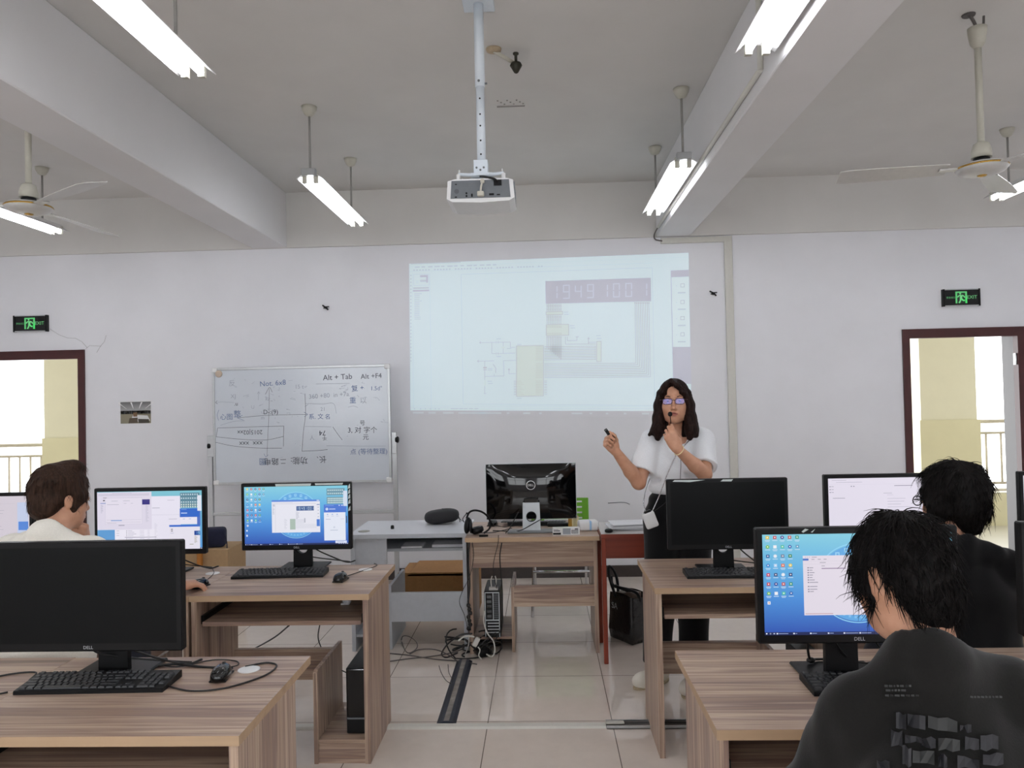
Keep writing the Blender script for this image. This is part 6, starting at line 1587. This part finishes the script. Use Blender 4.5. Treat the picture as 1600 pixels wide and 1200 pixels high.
    part('cable', MB().tube(smooth_path([pt - [0, 0, .02], A(1057, 690, 3.99), A(1063, 712, 4.045), A(1063.5, 735, 4.04), A(1060, 760, 4.045), A(1040, 785, 4.05), A(1020, 800, 4.02)], 6), .0016, 6), M['cable'], mc)
    bc = A(1016, 812.5, 4.02); bg = thing('hip_case', 'small white case on a silver chain strap at the hip of the woman', 'case', bc)
    k_ = MB(); k_.box(-.033, .033, -.016, .016, -.042, .042, bev=.010, seg=3); k_.xf(Matrix.Translation(bc) @ Matrix.Rotation(-.35, 4, 'Y')); part('shell', k_, M['white'], bg)
    tp = MB(); tp.box(-.016, .022, -.010, .010, .036, .052, bev=.004); tp.xf(Matrix.Translation(bc) @ Matrix.Rotation(-.35, 4, 'Y')); part('dark_top', tp, M['black'], bg)
    pth = smooth_path([bc + [.012, 0, .045], A(1030, 775, 4.055), A(1043, 740, 4.045), A(1056, 712, 4.055), A(1070, 696, 4.065), A(1080, 685, 4.11), A(1081, 679, 4.17), A(1078, 679, 4.23)], 8); ch = MB()
    for i in range(len(pth) * 3 - 3):
        j, f = divmod(i, 3); p_ = lerp(pth[j], pth[j + 1], f / 3.); ch.ball(p_, .0034, 6, 4)
    part('chain_strap', ch, M['chrome'], bg)
    pth = smooth_path([bc + [-.02, 0, .04], A(1008, 796, 4.06), A(1006, 780, 4.16), A(1020, 740, 4.3), A(1060, 700, 4.3), A(1078, 681, 4.23)], 6); part('back_strap', MB().tube(pth, .003, 6), M['chrome'], bg)
    return W_


# ------------------------------------------------------------------ seated students seen from behind
def seated(label, fr, nk, shl, hip, elb, wri, knees, feet, shirt, shirt_name, sleeve, hands, trouser, S_h=.005, shirt_fn=None, neck_r=.055, bulk=1.0, collar=.066, hood=False):
    """shl/elb/wri/knees/feet: (own left, own right)"""
    P_ = thing('person', label, 'person', (float(hip[0]), float(hip[1]), 0.0))
    S = Sdf(); add_head(S, fr, nk + [0, 0, -.02], neck_r)
    chest = lerp((shl[0] + shl[1]) / 2, hip, .3); belly = lerp((shl[0] + shl[1]) / 2, hip, .7)
    mid = (shl[0] + shl[1]) / 2
    for a in shl: S.cap(lerp(mid, a, .25), lerp(mid, a, .85), .045, .045, .04)
    S.ell(chest, (.15, .10, .15), k=.05); S.ell(belly, (.14, .10, .14), k=.05); S.ell(hip, (.16, .12, .10), k=.05)
    for i in (0, 1):
        add_limb(S, [shl[i], elb[i]], [.045, .038], .02); add_limb(S, [elb[i], lerp(elb[i], wri[i], .35), wri[i]], [.038, .038, .026], .012)
        hj = hip + np.array((-.085 if i == 0 else .085, .04, -.01)); add_limb(S, [hj, knees[i], feet[i] + [0, -.03, .08]], [.075, .055, .036], .03); S.cap(feet[i] + [0, -.03, .05], feet[i] + [0, .10, .03], .032, .026, .02)
    T_ = []
    for i in (0, 1): T_.append(add_hand(S, wri[i], *hands[i]))
    sdf_part('body', S, S_h, M['skin'], P_)
    T = Sdf(); b = bulk
    for a in shl: T.cap(lerp(nk, a, .18) + [0, -.012, -.030], a, .052, .054 * b, .05)
    T.cap(nk + [0, -.03, -.02], mid + [0, -.01, 0], .058, .07, .05)
    T.ell(chest + [0, -.01, 0], (.182 * b, .128, .17), k=.06); T.ell(belly, (.178 * b, .132, .17), k=.06); T.ell(hip + [0, -.005, .02], (.19 * b, .15, .11), k=.05); T.cut(hip + [0, 0, -.045], (0, 0, -1), .35)
    for i in (0, 1):
        end = sleeve
        add_limb(T, [lerp(mid, shl[i], .97), elb[i]], [.060 * b, .066 * b], .04)
        if end > 1:
            add_limb(T, [elb[i], wri[i]], [.062 * b, .042 * b], .02); q = lerp(elb[i], wri[i], end - 1); T.cut(q, wri[i] - elb[i], .09)
        else: q = lerp(shl[i], elb[i], end); T.cut(q, elb[i] - shl[i], .12)
    if hood:
        T.cap(nk + [-.085, -.035, -.025], nk + [.085, -.035, -.03], .034, .034, .02); T.cap(nk + [-.06, -.065, -.05], nk + [.10, -.05, -.045], .036, .034, .02)
    T.cap(nk + [0, .015, -.012], nk + [0, .035, .10], collar * .92, collar * 1.35, .008, 's')
    wa, wb_ = waves(22, .008, int(abs(hip[0]) * 100) + 1, (1, 1, .7)), waves(55, .003, 7)
    T.disp = lambda P: wa(P) + wb_(P)
    sdf_part(shirt_name, T, .006, shirt, P_)
    Q_ = Sdf(); Q_.ell(hip + [0, 0, -.005], (.172, .135, .10), k=0)
    for i in (0, 1):
        hj = hip + np.array((-.085 if i == 0 else .085, .04, -.01)); add_limb(Q_, [hj, knees[i], feet[i] + [0, -.03, .09]], [.088, .07, .058], .03); Q_.cut(feet[i] + [0, -.03, .075], (0, 0, -1), .2)
    sdf_part('trousers', Q_, .008, trouser, P_)
    for i in (0, 1):
        Z_ = Sdf(); f_ = feet[i]; Z_.cap(f_ + [0, -.06, .045], f_ + [0, .12, .035], .044, .042, .02); Z_.cut(f_, (0, 0, -1), .25, 0); sdf_part('shoe', Z_, .006, M['white'], P_)
    return P_, T, T_


def short_hair(fr, thick=.018, nape=-.085, front=.07, side=-.03, tuft=None, seed=1, ears=True):
    Hs = Sdf(); e = lambda c, r, k=.02, m='u': Hs.ell(fr.p(*c), fr.r(*r), fr.R, k, m); t = thick
    e((0, -.020, .042), (.074 + t, .096 + t, .080 + t), 0); e((0, -.065, -.03), (.066 + t * .5, .045 + t * .5, .062), .03); e((0, -.062, nape + .02), (.050, .030, .03), .025)
    for s in (-1, 1): e((s * .062, .015, .01), (.022, .05, .05), .02); e((s * .068, .018, side), (.012, .014, .03), .012)
    e((0, .125, -.03), (.075, .075, .10), .012, 's')
    for s in (-1, 1):
        if ears: e((s * .092, -.010, -.018), (.028, .024, .034), .008, 's')
        else: e((s * .072, -.005, -.025), (.022, .045, .045), .02)
    if tuft: e(*tuft)
    w1 = waves(60, .0045, seed, (1, 1, .5)); w2 = waves(170, .002, seed + 1); Hs.disp = lambda P: w1(P) + w2(P); return Hs


def stool(label, x, y):
    s = thing('stool', label, 'stool', (x, y, 0), 'stools of the students')
    part('seat', MB().box(x - .16, x + .16, y - .14, y + .14, .385, .41, bev=.004), M['wood_x'], s)
    for a in (-1, 1):
        for b in (-1, 1): part('leg', MB().box(x + a * .13 - .016, x + a * .13 + .016, y + b * .11 - .016, y + b * .11 + .016, 0, .385), M['wood_z'], s)


def build_students():
    rest = [(.35, .5, .3)] * 4; thumbr = [(.04, .04, -.012), (.056, .07, -.018), (.058, .098, -.02)]
    # --- printed black T-shirt, right foreground
    nk = at(1446, 1000, 1.43); fr = Fr(at(1408, 903, 1.50), (-.30, .86, -.42), (0, .3, 1), .91)
    shl = [at(1338, 1108, 1.46), at(1580, 1090, 1.43)]; hip = np.array((.755, 1.25, .50))
    elb = [at(1256, 1262, 1.56), at(1650, 1262, 1.56)]; wri = [np.array((.84, 1.86, .785)), np.array((.98, 1.92, .785))]
    kn = [hip + [-.12, .40, .04], hip + [.12, .40, .04]]; ft = [hip + [-.12, .42, -.5], hip + [.12, .42, -.5]]
    P_, T, _ = seated('person with messy black hair and printed black T-shirt, foreground, seen from behind', fr, nk, shl, hip, elb, wri, kn, ft, M['tee_black'], 't_shirt', .96,
        [((0, 1, -.05), (0, .1, 1), False, rest, thumbr), ((0, 1, -.05), (0, .1, 1), True, rest, thumbr)], M['denim'], bulk=1.0, collar=.060)
    Hs = short_hair(fr, .012, -.105, seed=3)
    hair_part(Hs, .0036, M['hair_k'], P_, fr.p(0, -.05, .13), fr.R[:, 2], 2600, .046, .0015, 4, sel=lambda P: fr.loc(P)[:, 2] > -.09, lift=.20, sway=.45, droop=.5, top=fr)
    # printing on the back of the shirt
    pr = MB(); g1, g2 = lin((54, 55, 55)), lin((43, 43, 47))
    def onback(px, py):
        d_ = _ray(px, py); lo_, o = 0.7, np.array([0, 0, CAM_H]); ts = np.linspace(.9, 1.75, 60); v = T.ev(o + d_[None] * (ts / d_[1])[:, None]); j = np.nonzero(v < 0)[0]
        t = ts[j[0]] if len(j) else 1.4; return o + d_ * ((t - .0165 + .0) / d_[1])
    rr = random.Random(9); e_ = f_ = 0
    def blk(x0, y0, x1, y1, c, sl=0.0, n=3):
        e_ = f_ = 0
        for i in range(n):
            a, b = x0 + (x1 - x0) * i / n, x0 + (x1 - x0) * (i + 1) / n
            jt = lambda: rr.uniform(-1, 1) * (3.2 if n > 1 else .3)
            e_ = jt() if i == 0 else e_; f_ = jt() if i == 0 else f_; g_, h_ = jt(), jt()
            q = [onback(a, y1 + sl * (a - x0) + e_), onback(b, y1 + sl * (b - x0) + g_), onback(b, y0 + sl * (b - x0) + h_), onback(a, y0 + sl * (a - x0) + f_)]; e_, f_ = g_, h_; pr.quad(*q, 0, c)
    for r, (x0, x1, y) in enumerate(((1382, 1424, 1070), (1384, 1420, 1077), (1383, 1436, 1085), (1516, 1566, 1087))):
        x = x0
        while x < x1 - 3: w_ = rr.uniform(3, 8); blk(x, y, min(x1, x + w_), y + 3.2, g1, .05 if r < 3 else .16, 1); x += w_ + 1.6
    for (x0, y0, x1, y1, c) in ((1400, 1114, 1416, 1136, g2), (1418, 1118, 1446, 1136, g2), (1450, 1120, 1496, 1140, g1), (1500, 1130, 1518, 1142, g2), (1392, 1142, 1410, 1164, g2), (1414, 1148, 1440, 1160, g2), (1440, 1152, 1462, 1166, g2), (1466, 1154, 1500, 1172, g1), (1508, 1150, 1530, 1172, g2), (1532, 1146, 1560, 1170, g2), (1410, 1166, 1424, 1196, g2), (1426, 1172, 1460, 1192, g1), (1466, 1180, 1480, 1199, g2), (1496, 1182, 1530, 1200, g2), (1536, 1176, 1568, 1192, g2), (1370, 1188, 1390, 1200, g2)):
        blk(x0, y0, x1, y1, c, .10, 3)
    part('shirt_print', pr, M['printed'], P_, 'faded grey lettering print')
    stool('stool under the person in the printed black T-shirt', float(hip[0]), float(hip[1]))
    # --- plain black jacket, right rear
    nk = at(1494, 842, 2.70); fr = Fr(at(1487, 783, 2.74), (-.46, .88, -.10), (0, .08, 1), 1.0)
    shl = [at(1412, 890, 2.70), at(1574, 886, 2.68)]; hip = np.array((float(nk[0]) + .02, 2.66, .50))
    elb = [np.array((shl[0][0] - .06, 2.95, .80)), np.array((shl[1][0] + .05, 2.93, .80))]; wri = [np.array((1.24, 3.30, .79)), np.array((1.62, 3.30, .79))]
    kn = [hip + [-.12, .40, .04], hip + [.12, .40, .04]]; ft = [hip + [-.12, .42, -.5], hip + [.12, .42, -.5]]
    P_, T, _ = seated('person with bushy black hair and plain black hooded jacket near the right doorway', fr, nk, shl, hip, elb, wri, kn, ft, M['coat_black'], 'jacket', 1.9,
        [((0, 1, -.1), (0, .1, 1), False, rest, thumbr), ((0, 1, -.1), (0, .1, 1), True, rest, thumbr)], M['denim'], bulk=1.08, hood=True, S_h=.006)
    Hs = short_hair(fr, .020, -.108, seed=9, ears=False); hair_part(Hs, .0045, M['hair_k'], P_, fr.p(0, -.05, .14), fr.R[:, 2], 1500, .05, .0016, 5, sel=lambda P: fr.loc(P)[:, 2] > -.08, lift=.24, top=fr)
    gl = MB()
    for s in (-1, 1):
        gl.tube([fr.p(s * .034 + .024 * math.cos(t), .108, .002 + .017 * math.sin(t)) for t in np.linspace(0, 2 * PI, 17)], .002, 6, cap=False); gl.tube([fr.p(s * .058, .106, .008), fr.p(s * .082, .08, .008), fr.p(s * .084, -.01, .004)], .0022, 6)
    gl.tube([fr.p(-.011, .108, .004), fr.p(.011, .108, .004)], .002, 6); part('glasses', gl, M['black'], P_)
    stool('stool under the person in the plain black jacket', float(hip[0]), float(hip[1]))
    # --- white shirt, left
    nk = at(84, 822, 2.86); fr = Fr(at(97, 778, 2.92), (.52, .83, -.16), (0, .1, 1), .98)
    shl = [at(14, 862, 2.90), at(144, 862, 2.82)]; hip = np.array((float(nk[0]) + .03, 2.72, .50))
    elb = [np.array((float(shl[0][0]) + .05, 3.16, .80)), np.array((-1.74, 3.12, .80))]
    chin = at(133, 822, 3.06); wri = [chin + np.array([-.03, .05, -.085]), atz(285, 908, .785) + np.array([.012, -.075, .0])]
    kn = [hip + [-.12, .40, .04], hip + [.12, .40, .04]]; ft = [hip + [-.12, .42, -.5], hip + [.12, .42, -.5]]
    fist = [(1.0, 1.2, .6), (1.05, 1.25, .6), (1.1, 1.3, .6), (1.15, 1.3, .6)]
    P_, T, _ = seated('person with short brown hair and white shirt resting the chin on one hand', fr, nk, shl, hip, elb, wri, kn, ft, M['tee_warm'], 'shirt', .9,
        [(chin - wri[0] + [.0, -.02, .0], (.75, -.2, .3), False, fist, [(.03, .04, -.025), (.03, .075, -.035), (.02, .098, -.035)]), ((.55, .83, -.10), (0, .05, 1), True, [(.45, .55, .35), (.4, .5, .35), (.4, .5, .35), (.45, .55, .35)], thumbr)], M['denim'], bulk=1.0, collar=.064)
    Hs = short_hair(fr, .016, -.075, seed=5, tuft=((.01, .015, .125), (.05, .045, .026), .02)); hair_part(Hs, .004, M['hair_b'], P_, fr.p(0, -.05, .13), fr.R[:, 2], 700, .035, .0012, 6, sel=lambda P: fr.loc(P)[:, 2] > -.03, lift=.12)
    stool('stool under the person in the white shirt', float(hip[0]), float(hip[1]))


build_woman()
build_students()
SKY = 5.0
# ================================================================== LIGHT AND RENDER LOOK
W = bpy.data.worlds.new('overcast_sky'); SC.world = W; W.use_nodes = True
bg = W.node_tree.nodes['Background']; bg.inputs[0].default_value = (.95, .98, 1.0, 1); bg.inputs[1].default_value = SKY
SC.view_settings.view_transform = 'Standard'; SC.view_settings.look = 'None'; SC.view_settings.gamma = 1.0; SC.view_settings.exposure = 0.0; SC.view_settings.use_curve_mapping = False
SC.cycles.use_denoising = True
SC.cycles.max_bounces = 8; SC.cycles.diffuse_bounces = 5; SC.cycles.glossy_bounces = 4; SC.cycles.sample_clamp_indirect = 8.0
for nm, cx, cz, w_, h_, y, ry in [('daylight_portal', (a + b) / 2, 1.9, b - a, 1.96, YB - .21, 1) for a, b in WB_] + [('daylight_portal', (a + b) / 2, DH / 2, b - a, DH, WY + .21, -1) for a, b in (DL, DR)]:
    ld = bpy.data.lights.new(nm, 'AREA'); ld.shape = 'RECTANGLE'; ld.size = w_; ld.size_y = h_; ld.cycles.is_portal = True
    lo_ = bpy.data.objects.new(nm, ld); COL.objects.link(lo_); lo_.location = (cx, y, cz); lo_.rotation_euler = (PI / 2 * (1 if ry < 0 else -1), 0, 0)
bpy.context.view_layer.update()
